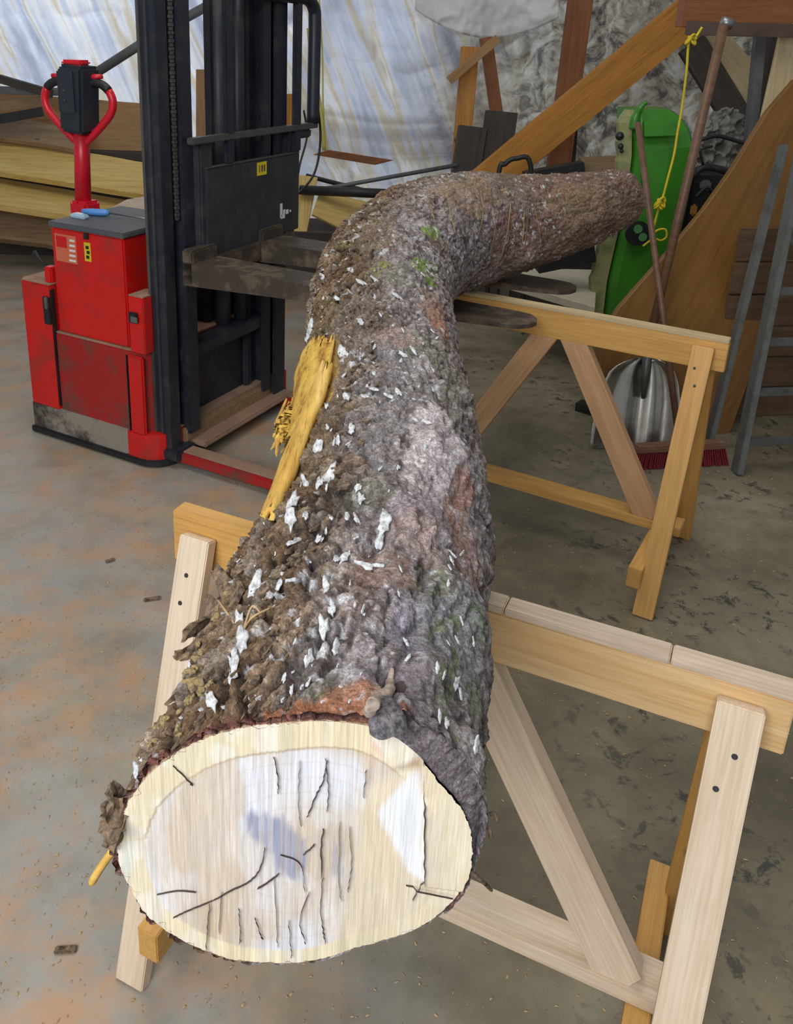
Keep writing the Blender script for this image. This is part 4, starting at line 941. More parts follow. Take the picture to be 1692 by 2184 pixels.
# forks: tapered blades with heel
def fork(w0, w1, mat_t):
    prof = [(.20, .800), (1.05, .795), (1.45, .790), (1.45, .778), (1.0, .756), (.24, .716), (.20, .716)]
    n = len(prof); bm = bmesh.new(); ra = []
    for w_ in (w0, w1): ra.append([bm.verts.new((f, w_, z)) for f, z in prof])
    # rounded tip
    for k in range(2):
        for i in (2, 3): ra[k][i].co.x -= .055
    tipt = []; nt_ = 6
    for z_i, z in ((0, .790), (1, .778)):
        row = []
        for k in range(1, nt_): a = -PI/2+PI*k/nt_; row.append(bm.verts.new((1.395+.075*math.cos(a), (w0+w1)/2+(w1-w0)/2*math.sin(a), z)))
        tipt.append(row)
    bm.faces.new([ra[0][i] for i in range(n)]); bm.faces.new([ra[1][i] for i in range(n)])
    bm.faces.new((ra[0][0], ra[1][0], ra[1][1], ra[0][1])); bm.faces.new((ra[0][1], ra[1][1], ra[1][2], *tipt[0][::-1], ra[0][2]))
    bm.faces.new((ra[0][3], *tipt[1], ra[1][3], ra[1][4], ra[0][4])); bm.faces.new((ra[0][4], ra[1][4], ra[1][5], ra[0][5])); bm.faces.new((ra[0][5], ra[1][5], ra[1][6], ra[0][6])); bm.faces.new((ra[0][6], ra[1][6], ra[1][0], ra[0][0]))
    E0 = [ra[0][2]]+tipt[0]+[ra[1][2]]; E1 = [ra[0][3]]+tipt[1]+[ra[1][3]]
    for i in range(len(E0)-1): bm.faces.new((E0[i], E0[i+1], E1[i+1], E1[i]))
    o = link('fork', mesh_of(bm), mat_t, st, M4(Fv, Wv, ZU, SO)); return o
fork(.105, .255, M['fork']); fork(.545, .700, M['fork'])
for w0, w1_ in ((.105, .255), (.545, .700)): sbox('fork_heel', .195, .245, w0, w1_, .716, .845, M['fork'])
sbox('fork_bridge', .18, .235, .14, .80, .72, .80, M['fork'])
# outriggers
for w0 in (.06, .74):
    og = sbox('outrigger', .15, .95, w0, w0+.085, .022, .062, M['red_dirty']); sbox('outrigger_cap', .17, .93, w0+.012, w0+.075, .062, .068, M['dust_edge'], og)
    for ff_ in (.86, ):
        link('load_wheel', tube_mesh([S3(ff_, w0+.02, .034), S3(ff_, w0+.07, .034)], .033, 18), M['black'], og)
for (f_, w_) in ((-.40, .12), (-.40, .72), (-.1, .42)): link('drive_wheel', tube_mesh([S3(f_, w_-.03, .05), S3(f_, w_+.03, .05)], .05, 20), M['black'], st)
# tiller: at w = .40
TW = .40
def T3(f, z, w=TW): return S3(f, w, z)
tb = sbox('tiller_base', -.60, -.50, TW-.045, TW+.045, .80, .895, M['red_bright'], bev=.012)
sbox('tiller_pivot', -.53, -.36, TW-.06, TW+.06, .60, .82, M['red_dirty'])
link('tiller_shaft', tube_mesh([T3(-.560, .87), T3(-.548, 1.05), T3(-.540, 1.20)], [.034, .032, .032], 16), M['red_bright'], st)
hd = bar('tiller_head', T3(-.548, 1.17), T3(-.530, 1.43), .125, .11, M['navy'], st, up=-Fv*0+Wv*1, bev=.012)
# sides seen across the picture: handle loop lies in the plane facing the camera
vx = Vector((.93, -.30, 0)).normalized()
hc_ = T3(-.545, 1.20)
sideR = [(.0, -.085), (.045, -.05), (.10, .0), (.145, .05), (.158, .10), (.135, .145), (.09, .165), (.03, .155)]
for sg in (-1, 1):
    q = [hc_+vx*(a*sg)+ZU*(b) for a, b in sideR]; q = spl(q, 5); k_ = int(len(q)*.68)
    link('handle_loop', tube_mesh(q[:k_+1], .016, 12), M['red_bright'], st); link('handle_grip', tube_mesh(q[k_:], .0175, 12), M['black'], st)
    link('control_lever', tube_mesh([hc_+vx*.045*sg+ZU*.185, hc_+vx*.115*sg+ZU*(.185 if sg < 0 else .19)], [.014, .009], 10), M['red_bright'], st)
link('head_cap', mesh_of(box_bm(.095, .07, .022, .008)), M['red_bright'], st, M4(vx, ZU.cross(vx), ZU, hc_+ZU*.238))
link('control_box', mesh_of(box_bm(.085, .05, .17, .008)), M['navy'], st, M4(vx, ZU.cross(vx), ZU, hc_+ZU*.13-Wv*.045))
for q in (0, 1): link('button', mesh_of(box_bm(.010, .006, .010, .002)), M['rail'], st, M4(vx, ZU.cross(vx), ZU, hc_+ZU*(.10+.035*q)+vx*.0-Wv*.073))
link('hose', tube_mesh(spl([S3(.22, .99, 1.30), S3(.22, 1.02, 1.15), S3(.2, 1.0, 1.0), S3(.15, .9, .9)], 6), .005, 8), M['black'], st)
link('key_lever', tube_mesh([S3(-.40, .04, .70), S3(-.45, .04, .735), S3(-.475, .04, .752)], [.004, .004, .012], 8), M['black'], st); sbox('lever_mount', -.41, -.37, .02, .06, .645, .71, M['red'])
# things lying on the battery lid
t = thing('screwdriver', 'blue-handled screwdriver lying across the stacker battery lid', 'screwdriver', S3(-.25, .22, .893))
link('handle', tube_mesh([S3(-.335, .17, .907), S3(-.30, .185, .907), S3(-.25, .205, .907), S3(-.235, .21, .907)], [.010, .0135, .0135, .008], 12), M['blue'], t)
link('shaft', tube_mesh([S3(-.235, .21, .907), S3(-.03, .25, .897)], .0035, 8), M['steel'], t)
t = thing('plastic_holder', 'small pale blue plastic case lying left of the screwdriver on the lid', 'case', S3(-.3, .12, .893))
link('body', mesh_of(box_bm(.075, .03, .016, .005)), M['ltblue'], t, M4(Fv, Wv, ZU, S3(-.30, .12, .9015))); link('clip', mesh_of(box_bm(.035, .012, .004, .001)), M['white_tag'], t, M4(Fv, Wv, ZU, S3(-.30, .12, .9115)))

# ================================================================== BACKGROUND LEFT: lumber stack
def wavy(pts, amp, n, seed):             # live edge between picture points
    rnd = random.Random(seed); out = []
    for i in range(len(pts)-1):
        for j in range(n):
            f = j/n; out.append(tuple(a+(b-a)*f for a, b in zip(pts[i], pts[i+1])))
    out.append(pts[-1]); return [(p[0], p[1]+rnd.uniform(-amp, amp), p[2]) for p in out]
def lslab(name, top, bot, thick, mat, label, cat='plank', group=None, amp=3, seed=1):
    pts = wavy(top, amp, 4, seed)+wavy(bot[::-1], amp, 4, seed+1)
    o = pxslab(name, pts, thick, mat, xdir=Vector((1, 0, 0)), bev=.004); return tag(o, label, cat, group)
lslab('timber_slab', [(-90, 300, 6.2), (120, 308, 6.1), (345, 355, 6.0)], [(-90, 345, 5.9), (120, 385, 5.8), (345, 425, 5.7)], .05, M['slab_pale'], 'pale live-edge timber slab directly under the brown board in the left stack', 'timber slab', seed=3)
lslab('timber_slab', [(-90, 360, 6.05), (90, 395, 6.0), (330, 440, 5.9)], [(-90, 425, 5.6), (90, 450, 5.55), (330, 480, 5.5)], .05, M['slab_pale'], 'lower pale live-edge timber slab, behind the red tiller shaft', 'timber slab', seed=8)
lslab('timber_slab', [(-90, 432, 5.9), (90, 455, 5.85), (300, 482, 5.8)], [(-90, 500, 5.75), (90, 520, 5.7), (300, 560, 5.6)], .07, M['slab_brown'], 'brown rough beam at the foot of the left stack', 'timber beam', seed=12)
lslab('timber_slab', [(-90, 195, 6.5), (120, 205, 6.5), (335, 222, 6.5)], [(-90, 300, 6.4), (120, 330, 6.4), (335, 350, 6.4)], .03, M['ply_brown'], 'upright brown board behind the tiller handle loop', 'board', seed=15, amp=1)
lslab('timber_slab', [(-90, 232, 6.3), (60, 250, 6.25), (190, 290, 6.2)], [(-90, 285, 6.1), (60, 300, 6.05), (190, 320, 6.0)], .04, M['slab_brown'], 'grey brown board ending left of the tiller shaft', 'board', seed=17)
for i, (a, b, w_, m_, lb) in enumerate([((-80, 145, 6.0), (110, 200, 5.9), .05, M['dark_wood'], 'dark tube pointing at the tiller head from the left edge'), ((-80, 190, 6.1), (130, 196, 6.1), .05, M['tube_grey'], 'dark grey bar lying level below the dark tube at left'),
                                    ((-80, 232, 6.05), (110, 214, 6.0), .07, M['slab_brown'], 'brown batten under the dark grey bar at left'), ((-80, 268, 6.0), (90, 238, 6.0), .06, M['black'], 'black bar lowest of the dark bars at left')]):
    o = bar('stacked_bar', P(*a), P(*b), .05, w_, m_, None, up=(0, 0, 1)); tag(o, lb, 'bar')
o = tube('steel_strut', [P(190, 165, 6.3), P(335, 72, 6.3), P(520, -30, 6.5)], .032, M['tube_grey'], n=12); tag(o, 'grey diagonal steel strut rising behind the mast', 'strut')
o = lslab('timber_slab', [(205, 462, 5.2), (270, 425, 5.4), (350, 408, 5.5)], [(205, 475, 5.1), (270, 470, 5.15), (350, 470, 5.2)], .01, M['slab_pale'], 'grey weathered thin boards fanned behind the battery lid', 'board', seed=22, amp=1); o.data.materials[0] = M['pine_top']
# dark backing under the stack
o = link('timber_pile', mesh_of(box_bm(2.4, .7, .75, .01)), M['dark_wood'], None, Matrix.Translation((-2.1, 6.6, .375))); tag(o, 'dark heap of old timber under the pale slabs', 'timber pile')
# boards behind the mast
for pts, mat, lb in [([(418, 148, 6.6), (515, 150, 6.6), (515, 420, 6.6), (418, 420, 6.6)], M['ply_brown'], 'brown board standing behind the mast near the guard bar'),
                     ([(524, 205, 6.4), (625, 200, 6.4), (625, 300, 6.4), (628, 380, 6.4), (524, 385, 6.4)], M['orange_beam'], 'orange plywood upright seen between the mast bars'),
                     ([(318, 160, 6.9), (345, 160, 6.9), (345, 330, 6.9), (318, 330, 6.9)], M['cream_wood'], 'cream board edge standing left of the mast')]:
    o = pxslab('board', pts, .03, mat, xdir=Vector((0, 0, 1))); tag(o, lb, 'board')
o = pxslab('board', [(605, 368, 5.6), (678, 378, 5.6), (655, 494, 5.40), (608, 494, 5.40)], .02, M['slab_pale'], xdir=Vector((0, 0, 1))); tag(o, 'pale board leaning upright just right of the black carriage plate', 'board')
o = pxslab('board', [(684, 405, 5.55), (822, 440, 5.65), (790, 478, 5.5), (742, 494, 5.40), (666, 457, 5.40)], .02, M['slab_pale'], xdir=Vector((1, .2, -.2))); tag(o, 'pale sawn board lying between the leaning board and the log bend', 'board')
# dark stuff low behind the log
o = link('timber_pile', mesh_of(box_bm(1.7, .5, .42, .02)), M['dark_wood'], None, Matrix.Translation((.15, 5.6, .21))); tag(o, 'low dark timber heap behind the bend of the log', 'timber pile')
for a, b, r_, lb, m_ in [((640, 412, 5.6), (975, 352, 5.9), .014, 'thin dark pipe rising to the right above the pale sawn board', M['tube_grey']), ((655, 375, 6.0), (830, 420, 5.6), .016, 'dark pipe sloping down behind the log bend', M['black']),
                         ((640, 405, 5.5), (860, 415, 5.4), .03, 'black bar lying level over the pale sawn board', M['black'])]:
    o = tube('pipe', [P(*a), P(*b)], r_, m_, n=10); tag(o, lb, 'pipe')
o = pxslab('board', [(668, 330, 6.3), (700, 320, 6.3), (840, 342, 6.3), (800, 352, 6.3)], .02, M['red_post']); tag(o, 'small red-brown board showing among the gathered sheet folds', 'board')
# yellow strap over the sheet
o = tube('yellow_strap', spl([P(680, -20, 6.9), P(688, 120, 6.9), P(690, 240, 6.8), P(700, 330, 6.7)], 6), .006, M['yellow_soft'], n=6); tag(o, 'thin pale yellow cord hanging in front of the plastic sheet', 'cord')
o = tube('yellow_strap', spl([P(658, 60, 6.85), P(668, 150, 6.85), P(682, 220, 6.8), P(692, 320, 6.7)], 6), .014, M['yellow_soft'], n=8); tag(o, 'thick yellow strap twisted beside the mast guard', 'strap')
o = tube('wire', spl([P(648, 235, 5.2), P(655, 290, 5.2), P(640, 350, 5.1), P(632, 400, 5.0)], 6), .006, M['black'], n=6); tag(o, 'black wire hanging beside the mast guard', 'wire')

# ================================================================== BACKGROUND MIDDLE: posts
def pbar(name, a, b, w, t, mat, label, cat='post', **k):
    pa, pb = P(*a), P(*b)
    if cat in ('post', 'block') and pa.z > pb.z > 0: pb = pa+(pb-pa)*(pa.z/(pa.z-pb.z))
    o = bar(name, pa, pb, w, t, mat, None, up=(0, -1, 0)); return tag(o, label, cat)
pbar('wooden_post', (1003, 100, 6.3), (978, 400, 6.2), .12, .05, M['orange_beam'], 'orange post standing under the short hanging cloth')
pbar('wooden_batten', (958, 172, 6.15), (1062, 82, 6.15), .055, .05, M['ply_brown'], 'short brown batten leaning across the orange post top', 'batten')
pbar('wooden_post', (1036, 80, 6.5), (1062, 260, 6.5), .085, .06, M['red_post'], 'dark red post below the short hanging cloth')
pbar('timber_block', (1008, 270, 6.05), (985, 420, 6.0), .18, .12, M['dark_wood'], 'shorter dark timber block behind the log', 'block')
pbar('timber_block', (1070, 238, 6.1), (1045, 420, 6.05), .20, .12, M['dark_wood'], 'taller dark timber block with a sawn top behind the log', 'block')
pbar('wooden_post', (1242, -30, 6.5), (1205, 250, 6.5), .16, .08, M['red_post'], 'reddish brown upright post crossing behind the long orange beam')
bm_o = pbar('wooden_beam', (1495, 10, 5.5), (1010, 410, 5.7), .215, .07, M['orange_beam'], 'long orange beam propped diagonally behind the log', 'beam')
pbar('wooden_post', (1215, 200, 6.7), (1200, 420, 6.7), .14, .08, M['dark_wood'], 'dark post foot below the diagonal beam')
o = tube('bent_black_bar', spl([Vector((P(1062, 385, 5.0).x, 5.0, .0)), P(1062, 385, 5.0), P(1078, 350, 5.0), P(1102, 338, 5.0), P(1132, 352, 5.0), Vector((P(1140, 400, 5.0).x, 5.0, .5)), Vector((P(1140, 400, 5.0).x, 5.0, .0))], 6), .014, M['black'], n=10); tag(o, 'black bent bar poking up behind the log in front of the orange beam', 'bar')
# dark clutter behind beam
for (a, b, w, t_, m_, lb) in [((1120, 395, 5.4), (1245, 372, 5.4), .16, .1, M['black'], 'dark case low behind the log next to the beam'), ((1235, 352, 5.6), (1330, 348, 5.6), .09, .08, M['slab_brown'], 'brown offcut low between the beam and the green tub')]:
    pbar('dark_case' if 'case' in lb else 'timber_offcut', a, b, w, t_, m_, lb, 'case' if 'case' in lb else 'offcut')
# cream tabletop behind fork tips
o = extr('work_surface', [G(1080, 600, .40), G(1270, 655, .40), G(1275, 575, .40), G(1120, 572, .40)], .04, M['cream_panel'], nrm=(0, 0, 1)); tag(o, 'cream flat panel lying low beyond the fork tips', 'panel')
p_ = G(1180, 610, .2)
lb_ = bar('panel_trestle', (p_.x-.2, p_.y+.15, .18), (p_.x+.3, p_.y+.15, .18), .3, .358, M['dark_wood'], None); lb_.name = 'support_block'; tag(lb_, 'dark block carrying the cream panel', 'block')
pbar('dark_case', (1140, 545, 4.3), (1262, 520, 4.3), .16, .12, M['black'], 'black machine part under the far end of the log', 'case')

# ================================================================== BACKGROUND RIGHT
# structure beams at top right
pbar('steel_beam', (1452, 22, 4.6), (1760, 28, 4.6), .15, .10, M['red_post'], 'brown timber lintel across the top right corner', 'beam')
pbar('steel_beam', (1465, 60, 4.3), (1760, 68, 4.2), .058, .06, M['brown_steel'], 'dark brown steel bar under the timber lintel, top right', 'beam')
pbar('wooden_brace', (1480, 55, 5.6), (1655, 250, 5.6), .21, .05, M['cream_wood'], 'dim tan brace sloping down right from the long orange beam', 'brace')
pbar('wooden_brace', (1475, 95, 5.5), (1620, 330, 5.5), .16, .06, M['dark_wood'], 'dark brace just below the tan brace', 'brace')
pbar('wooden_post', (1670, -20, 4.9), (1625, 420, 4.9), .10, .08, M['dark_wood'], 'dark upright post behind the ladder')
pbar('tube', (1622, 70, 4.7), (1600, 300, 4.7), .05, .05, M['tube_grey'], 'grey upright tube behind the brown pole, top right', 'tube').name = 'steel_tube'
# green tub standing on end
gt = thing('green_tub', 'bright green moulded plastic tub stood on end against clutter', 'tub', (P(1330, 660, 4.3).x, 4.3, .05))
gy = 4.3
outl = [(1372, 236), (1440, 238), (1472, 262), (1474, 330), (1462, 420), (1440, 520), (1418, 620), (1400, 700), (1395, 780), (1262, 780), (1258, 700), (1262, 640), (1285, 560), (1305, 470), (1318, 400), (1326, 330), (1322, 262), (1335, 240)]
NZ = 60; rows = []
def gl(py):                              # left and right silhouette of the green face by picture row
    L_ = np.interp(py, [236, 260, 330, 420, 520, 600, 660, 780], [1350, 1345, 1345, 1335, 1310, 1292, 1285, 1275]); R__ = np.interp(py, [236, 250, 270, 330, 420, 520, 620, 700, 780], [1445, 1462, 1474, 1478, 1464, 1442, 1420, 1405, 1395]); return L_, R__
bm = bmesh.new(); V_ = []
prof = [(0, 0), (.03, .04), (.10, .07), (.5, .078), (.90, .07), (.97, .04), (1, 0)]
for i in range(NZ):
    py = 236+(780-236)*i/(NZ-1); L_, R__ = gl(py); a, b = P(L_, py, gy), P(R__, py, gy); row = []
    bulge = 1-.5*math.exp(-i*.35)
    for u_, d_ in prof: row.append(bm.verts.new(a.lerp(b, u_)+Vector((0, -d_*bulge*1.3+(.0 if i > 8 else .012*(8-i)), 0))))
    V_.append(row)
for i in range(NZ-1):
    for j in range(len(prof)-1): bm.faces.new((V_[i][j], V_[i+1][j], V_[i+1][j+1], V_[i][j+1]))
back = []
for i in range(NZ): back.append([bm.verts.new(V_[i][j].co+Vector((0, .16, 0))) for j in (0, -1)])
for i in range(NZ-1): bm.faces.new((V_[i][0], back[i][0], back[i+1][0], V_[i+1][0])); bm.faces.new((V_[i][-1], V_[i+1][-1], back[i+1][1], back[i][1])); bm.faces.new((back[i][0], back[i][1], back[i+1][1], back[i+1][0]))
bm.faces.new([*V_[0], back[0][1], back[0][0]])
link('shell', mesh_of(bm, smooth=False), M['green'], gt)
# dusty flange on its left edge
bm = bmesh.new(); Q1 = []
for i in range(40):
    py = 234+(780-234)*i/39; L_, _ = gl(py); wpx = np.interp(py, [234, 250, 300, 400, 480, 520, 600, 780], [10, 22, 26, 22, 14, 30, 30, 22])
    a = P(L_-wpx, py, gy-.02); b = P(L_+3, py, gy-.04); nt_ = .004*math.sin(i*2.1); Q1.append((bm.verts.new(a+Vector((nt_, 0, 0))), bm.verts.new(b), bm.verts.new(a+Vector((nt_, .05, 0))), bm.verts.new(b+Vector((0, .05, 0)))))
for i in range(39):
    A, B = Q1[i], Q1[i+1]; bm.faces.new((A[0], B[0], B[1], A[1])); bm.faces.new((A[0], A[2], B[2], B[0])); bm.faces.new((A[1], B[1], B[3], A[3]))
link('flange', mesh_of(bm), M['green_rim'], gt)
# raised crease lines and spout on the shell
link('spout', tube_mesh(spl([P(1352, 275, gy-.07), P(1356, 250, gy-.07), P(1368, 228, gy-.08), P(1380, 218, gy-.09)], 4), [.022]*5+[.016]*4+[.010]*4, 10), M['green'], gt)
pxb = pxslab('top_step', [(1374, 258, gy-.10), (1442, 256, gy-.10), (1448, 290, gy-.115), (1376, 292, gy-.115)], .02, M['green'], gt)
link('rib', tube_mesh([P(1370, 240, gy-.08), P(1368, 290, gy-.1), P(1372, 420, gy-.1)], .006, 8), M['green'], gt)
for (x, y, r_) in ((1322, 290, .020), (1324, 312, .014), (1326, 322, .010)): 
    bm = bmesh.new(); bmesh.ops.create_uvsphere(bm, u_segments=10, v_segments=6, radius=r_); link('bracket', mesh_of(bm), M['black'], gt, Matrix.Translation(P(x, y, gy-.03)))
# round black emblem, two pale quadrants
ec_ = P(1359, 496, gy-.115)
def disc(name, c, r_, t_, mat, parent, a0=0, a1=2*PI, n=28):
    bm = bmesh.new(); pts = [bm.verts.new((r_*math.cos(a0+(a1-a0)*k/n), 0, r_*math.sin(a0+(a1-a0)*k/n))) for k in range(n+(0 if a1-a0 >= 2*PI-.01 else 1))]
    if a1-a0 < 2*PI-.01: pts.append(bm.verts.new((0, 0, 0)))
    f = bm.faces.new(pts); r = bmesh.ops.extrude_face_region(bm, geom=[f])
    for g in r['geom']:
        if isinstance(g, bmesh.types.BMVert): g.co.y -= t_
    return link(name, mesh_of(bm), mat, parent, Matrix.Translation(c))
em = disc('round_emblem', ec_, .058, .02, M['black'], gt)
disc('emblem_dot', ec_+Vector((-.004, -.0195, .021)), .021, .003, M['green_dot'], em); disc('emblem_dot', ec_+Vector((.024, -.0195, -.017)), .020, .003, M['green_dot'], em)

# large orange-brown timber slab leaning at right
pts = [(1700, 165, 4.05), (1640, 235, 3.98), (1560, 360, 3.88), (1500, 445, 3.80), (1440, 520, 3.72), (1385, 590, 3.62), (1330, 655, 3.55), (1285, 730, 3.50), (1275, 850, 3.45), (1278, 945, 3.42), (1560, 965, 3.42), (1600, 800, 3.6), (1640, 600, 3.75), (1700, 330, 3.95)]
o = pxslab('timber_slab', pts, .04, M['slab_orange'], xdir=P(1700, 165, 4.0)-P(1330, 800, 3.5)); tag(o, 'large orange-brown timber slab leaning behind the ladder', 'timber slab')
o = pxslab('board', [(1668, 60, 4.3), (1720, 40, 4.3), (1720, 190, 4.3), (1590, 800, 4.1), (1500, 800, 4.1)], .02, M['cream_wood'], xdir=Vector((0, 0, 1))); tag(o, 'cream board edge showing above the large slab, top right', 'board')
# engine-like clutter between green tub and slab
eg = thing('machine', 'black machine with cables half hidden behind the large slab', 'machine', (P(1520, 400, 4.6).x, 4.6, 0))
link('body', mesh_of(box_bm(.34, .25, .35, .03)), M['black'], eg, Matrix.Translation(P(1515, 420, 4.7)-Vector((0, 0, .05))))
link('lower_body', mesh_of(box_bm(.30, .25, .62, .03)), M['black'], eg, Matrix.Translation((P(1510, 420, 4.7).x, 4.7, .31)))
for (pts, r_) in (([(1490, 300), (1530, 290), (1570, 300), (1600, 310)], .010), ([(1475, 380), (1500, 358), (1540, 362), (1570, 380)], .018), ([(1485, 420), (1510, 400), (1530, 430), (1520, 460)], .008), ([(1500, 350), (1495, 320), (1520, 312)], .007)):
    link('cable', tube_mesh(spl([P(x, y, 4.5) for x, y in pts], 5), r_, 8), M['black'], eg)
link('fitting', mesh_of(box_bm(.05, .04, .05, .01)), M['steel'], eg, Matrix.Translation(P(1505, 395, 4.52))); link('fitting', mesh_of(box_bm(.03, .03, .06, .01)), M['orange_beam'], eg, Matrix.Translation(P(1480, 448, 4.52)))
# crumpled grey cloth on it
n_, m_ = 40, 40; Wg, Ug = np.meshgrid(np.linspace(0, 1, n_), np.linspace(0, 1, m_), indexing='ij')
a = P(1475, 360, 4.9); b = P(1590, 230, 4.9); X = a.x+(b.x-a.x)*Ug; Z = a.z+(b.z-a.z)*Wg*(1-.25*(2*Ug-1)**2); Y = 4.9-.09*(1-np.abs(2*fbm(Ug*5, Wg*5, 4, 4)-1))**2-.05*fbm(Ug*12, Wg*12, 3, 9)
o = link('grey_cloth', grid_mesh('cloth', np.stack([X, Y, Z], -1), n_, m_, False), M['cloth']); o.modifiers.new('t', 'SOLIDIFY').thickness = .01; tag(o, 'crumpled grey cloth heaped above the black machine', 'cloth')

# ladder: two sections, rungs to the right
ld = thing('ladder', 'aluminium extension ladder leaning at the right edge', 'ladder', G(1575, 1005))
def rail(name, a, b, w, t): return bar(name, a, b, w, t, M['alu'], ld, up=(0, -1, 0), bev=.003)
r1a, r1b = G(1572, 1010), P(1712, 310, 3.42)
r2a, r2b = G(1515, 985)+Vector((.0, .05, 0)), P(1672, 310, 3.62)
rail('rail', r1a, r1b, .026, .06); rail('rail', r1a+Vector((.40, .06, 0)), r1b+Vector((.40, .06, 0)), .026, .06)
rail('rail', r2a, r2b, .022, .05)
ax_ = (r1b-r1a); 
for k in range(6):
    p = r1a+ax_*(.10+.155*k); q = p+Vector((.40, .06, 0)); bar('rung', p, q, .030, .028, M['alu'], ld, up=(0, 0, 1), bev=.004)

# shovel: handle, socket, big scoop blade
sh = thing('shovel', 'aluminium scoop shovel with brown handle standing behind the golden trestle', 'shovel', (1.25, 3.3, 0))
ha, hb = P(1545, 52, 3.62), P(1385, 730, 3.42)
link('handle', tube_mesh([ha, ha.lerp(hb, .5), hb], [.019, .018, .017], 12), M['handle_wood'], sh)
link('grip', tube_mesh([ha+Vector((-.01, 0, .01)), ha+Vector((.03, 0, .0))], .020, 12), M['steel'], sh)
link('socket', tube_mesh([hb, P(1378, 790, 3.38), P(1372, 850, 3.36)], [.019, .020, .008], 12), M['rail'], sh)
nb, mb = 26, 22; Vb = np.zeros((nb, mb, 3))
for i in range(nb):
    f = i/(nb-1); py = 764+(952-764)*f
    l = np.interp(f, [0, .06, .15, .3, .5, .8, 1], [1352, 1320, 1300, 1285, 1272, 1262, 1258]); r = np.interp(f, [0, .06, .15, .3, .5, .8, 1], [1400, 1425, 1440, 1449, 1452, 1448, 1442])
    for j in range(mb):
        u_ = j/(mb-1); e_ = abs(2*u_-1); yb = 3.42-.10*f
        p = P(l+(r-l)*u_, py, yb-.05*e_**3+.012*math.cos((2*u_-1)*9)*(1-e_)); Vb[i, j] = p
me = grid_mesh('blade', Vb, nb, mb, False); o = link('blade', me, M['shovel'], sh); o.modifiers.new('t', 'SOLIDIFY').thickness = .004
# broom
br = thing('broom', 'red-bristled push broom with thin brown handle standing before the shovel', 'broom', (1.36, 3.14, 0))
b0_, b1_ = P(1352, 966, 3.15), P(1540, 962, 3.22); bz = .075
b0_.z = bz; b1_.z = bz
bar('block', b0_, b1_, .055, .028, M['broom_block'], br, up=ZU, bev=.006)
dv = (b1_-b0_); ac = ZU.cross(dv.normalized()); bmB = bmesh.new()
rb = random.Random(4)
for k in range(40):
    for j in range(4):
        c = b0_+dv*((k+.5)/40)+ac*((j-1.5)*.015); tip = Vector((c.x+(k/40-.5)*.03+rb.uniform(-.003, .003), c.y+(j-1.5)*.012, .003)); 
        vv_ = [bmB.verts.new(c+dv.normalized()*.0022*a+ac*.004*b+Vector((0, 0, -.012))) for a, b in ((-1, -1), (1, -1), (1, 1), (-1, 1))]; ww = [bmB.verts.new(tip+dv.normalized()*.0032*a+ac*.006*b) for a, b in ((-1, -1), (1, -1), (1, 1), (-1, 1))]
        for q in range(4): bmB.faces.new((vv_[q], vv_[(q+1) % 4], ww[(q+1) % 4], ww[q]))
        bmB.faces.new(ww)
tag(link('bristles', mesh_of(bmB), M['bristle'], br), 'dark red stiff bristles', kind='stuff')
link('handle', tube_mesh([(b0_+b1_)/2+Vector((0, 0, .01)), P(1410, 640, 3.42), P(1361, 262, 3.75)], [.013, .013, .013], 12), M['handle_wood'], br)
# black foot by trestle brace
o = bar('black_block', G(1232, 872)+Vector((0, 0, .02)), G(1275, 885)+Vector((0, .0, .02)), .06, .04, M['black'], None); tag(o, 'small black block on the floor left of the shovel', 'block')
o = bar('dust_pan', G(1262, 948)+Vector((0, 0, .012)), G(1350, 955)+Vector((0, 0, .012)), .08, .02, M['tube_grey'], None); o.name = 'grey_tray'; tag(o, 'grey tray edge on the floor under the shovel blade', 'tray')
# dark crate behind shovel
o = bar('black_box', P(1425, 900, 3.38), P(1425, 958, 3.36), .05, .05, M['black'], None, up=(0, -1, 0)); tag(o, 'small black box between shovel blade and trestle leg', 'box')

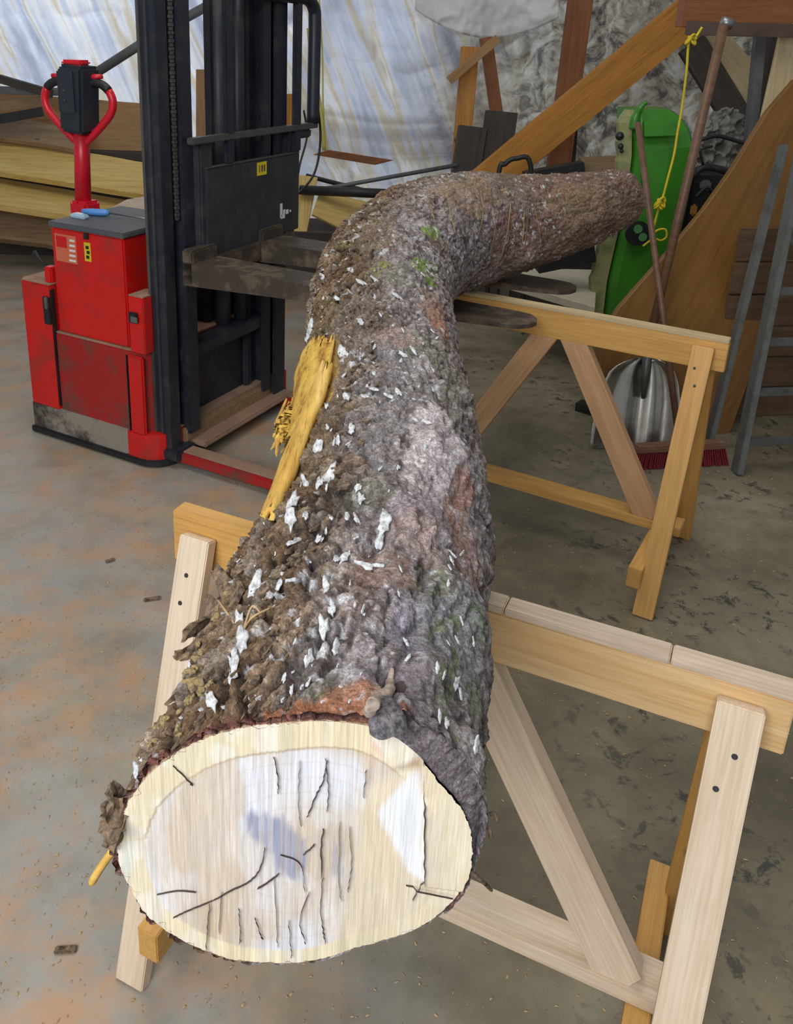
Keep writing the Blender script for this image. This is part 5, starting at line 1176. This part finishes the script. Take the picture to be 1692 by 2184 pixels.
# yellow rope hanging from steel bar
yr = thing('yellow_rope', 'yellow rope hanging with knot and loop in front of the green tub', 'rope', P(1490, 60, 4.0))
ypts = [(1498, 58), (1485, 78), (1470, 90), (1465, 150), (1455, 230), (1446, 280), (1438, 330), (1425, 380), (1415, 418), (1408, 430), (1405, 445), (1400, 465), (1392, 495)]
link('cord', tube_mesh(spl([P(x, y, 4.0) for x, y in ypts], 5), .0055, 8), M['yellow'], yr)
link('loop', tube_mesh(spl([P(x, y, 3.99) for x, y in [(1392, 500), (1405, 490), (1420, 490), (1422, 505), (1410, 513), (1395, 508), (1385, 515), (1372, 525)]], 5), .0050, 8), M['yellow'], yr)
for (cx__, cy__, r_) in ((1475, 84, .020), (1409, 431, .022), (1406, 438, .016)):
    q = [P(cx__, cy__, 3.99)+Vector((r_*math.cos(a*2.1)*1.0, .010*math.sin(a*5), r_*math.sin(a*3.3))) for a in np.linspace(0, 4, 26)]; link('knot', tube_mesh(q, .0055, 7), M['yellow'], yr)

# ================================================================== small litter on the floor
V, F = [], []; rl = random.Random(12)
for k in range(3600):
    if rl.random() < .6: x, y = rl.gauss(-.55, .45), rl.uniform(.9, 3.2)
    else: x, y = rl.uniform(-.2, 1.7), rl.uniform(.9, 3.6)
    if -.78 < (x+.794)*Fv.x+(y-3.045)*Fv.y+0 < .2 and y > 3.0 and x < -.3: continue
    l = rl.uniform(.001, .0042); w = l*rl.uniform(.25, .6); a = rl.uniform(0, PI); h = rl.uniform(.0008, .003); b0 = len(V); ca, sa = math.cos(a), math.sin(a)
    for (u_, v_) in ((-l, -w), (l, -w), (l, w), (-l, w)): V.append((x+u_*ca-v_*sa, y+u_*sa+v_*ca, 0.0002+rl.uniform(0, h)))
    V.append((x, y, h+.0015)); F += [(b0, b0+1, b0+4), (b0+1, b0+2, b0+4), (b0+2, b0+3, b0+4), (b0+3, b0, b0+4), (b0+3, b0+2, b0+1, b0)]
me = bpy.data.meshes.new('sawdust'); me.from_pydata(V, [], F); o = link('wood_chips', me, M['chip']); tag(o, 'sawdust and small wood chips scattered over the concrete floor', 'wood chips', kind='stuff')
for (x, y, L_, a) in ((325, 1277, .05, .3), (140, 2025, .04, .1), (235, 1195, .03, .6)):
    p = G(x, y, .004); o = bar('bark_scrap', p-Vector((math.cos(a), math.sin(a), 0))*L_/2, p+Vector((math.cos(a), math.sin(a), 0))*L_/2, .014, .006, M['loose'], None)
    tag(o, {325: 'brown bark scrap on the floor left of the log, below the stacker', 140: 'brown bark scrap on the floor at lower left', 235: 'small bark scrap left of the trestle end'}[x], 'bark scrap')
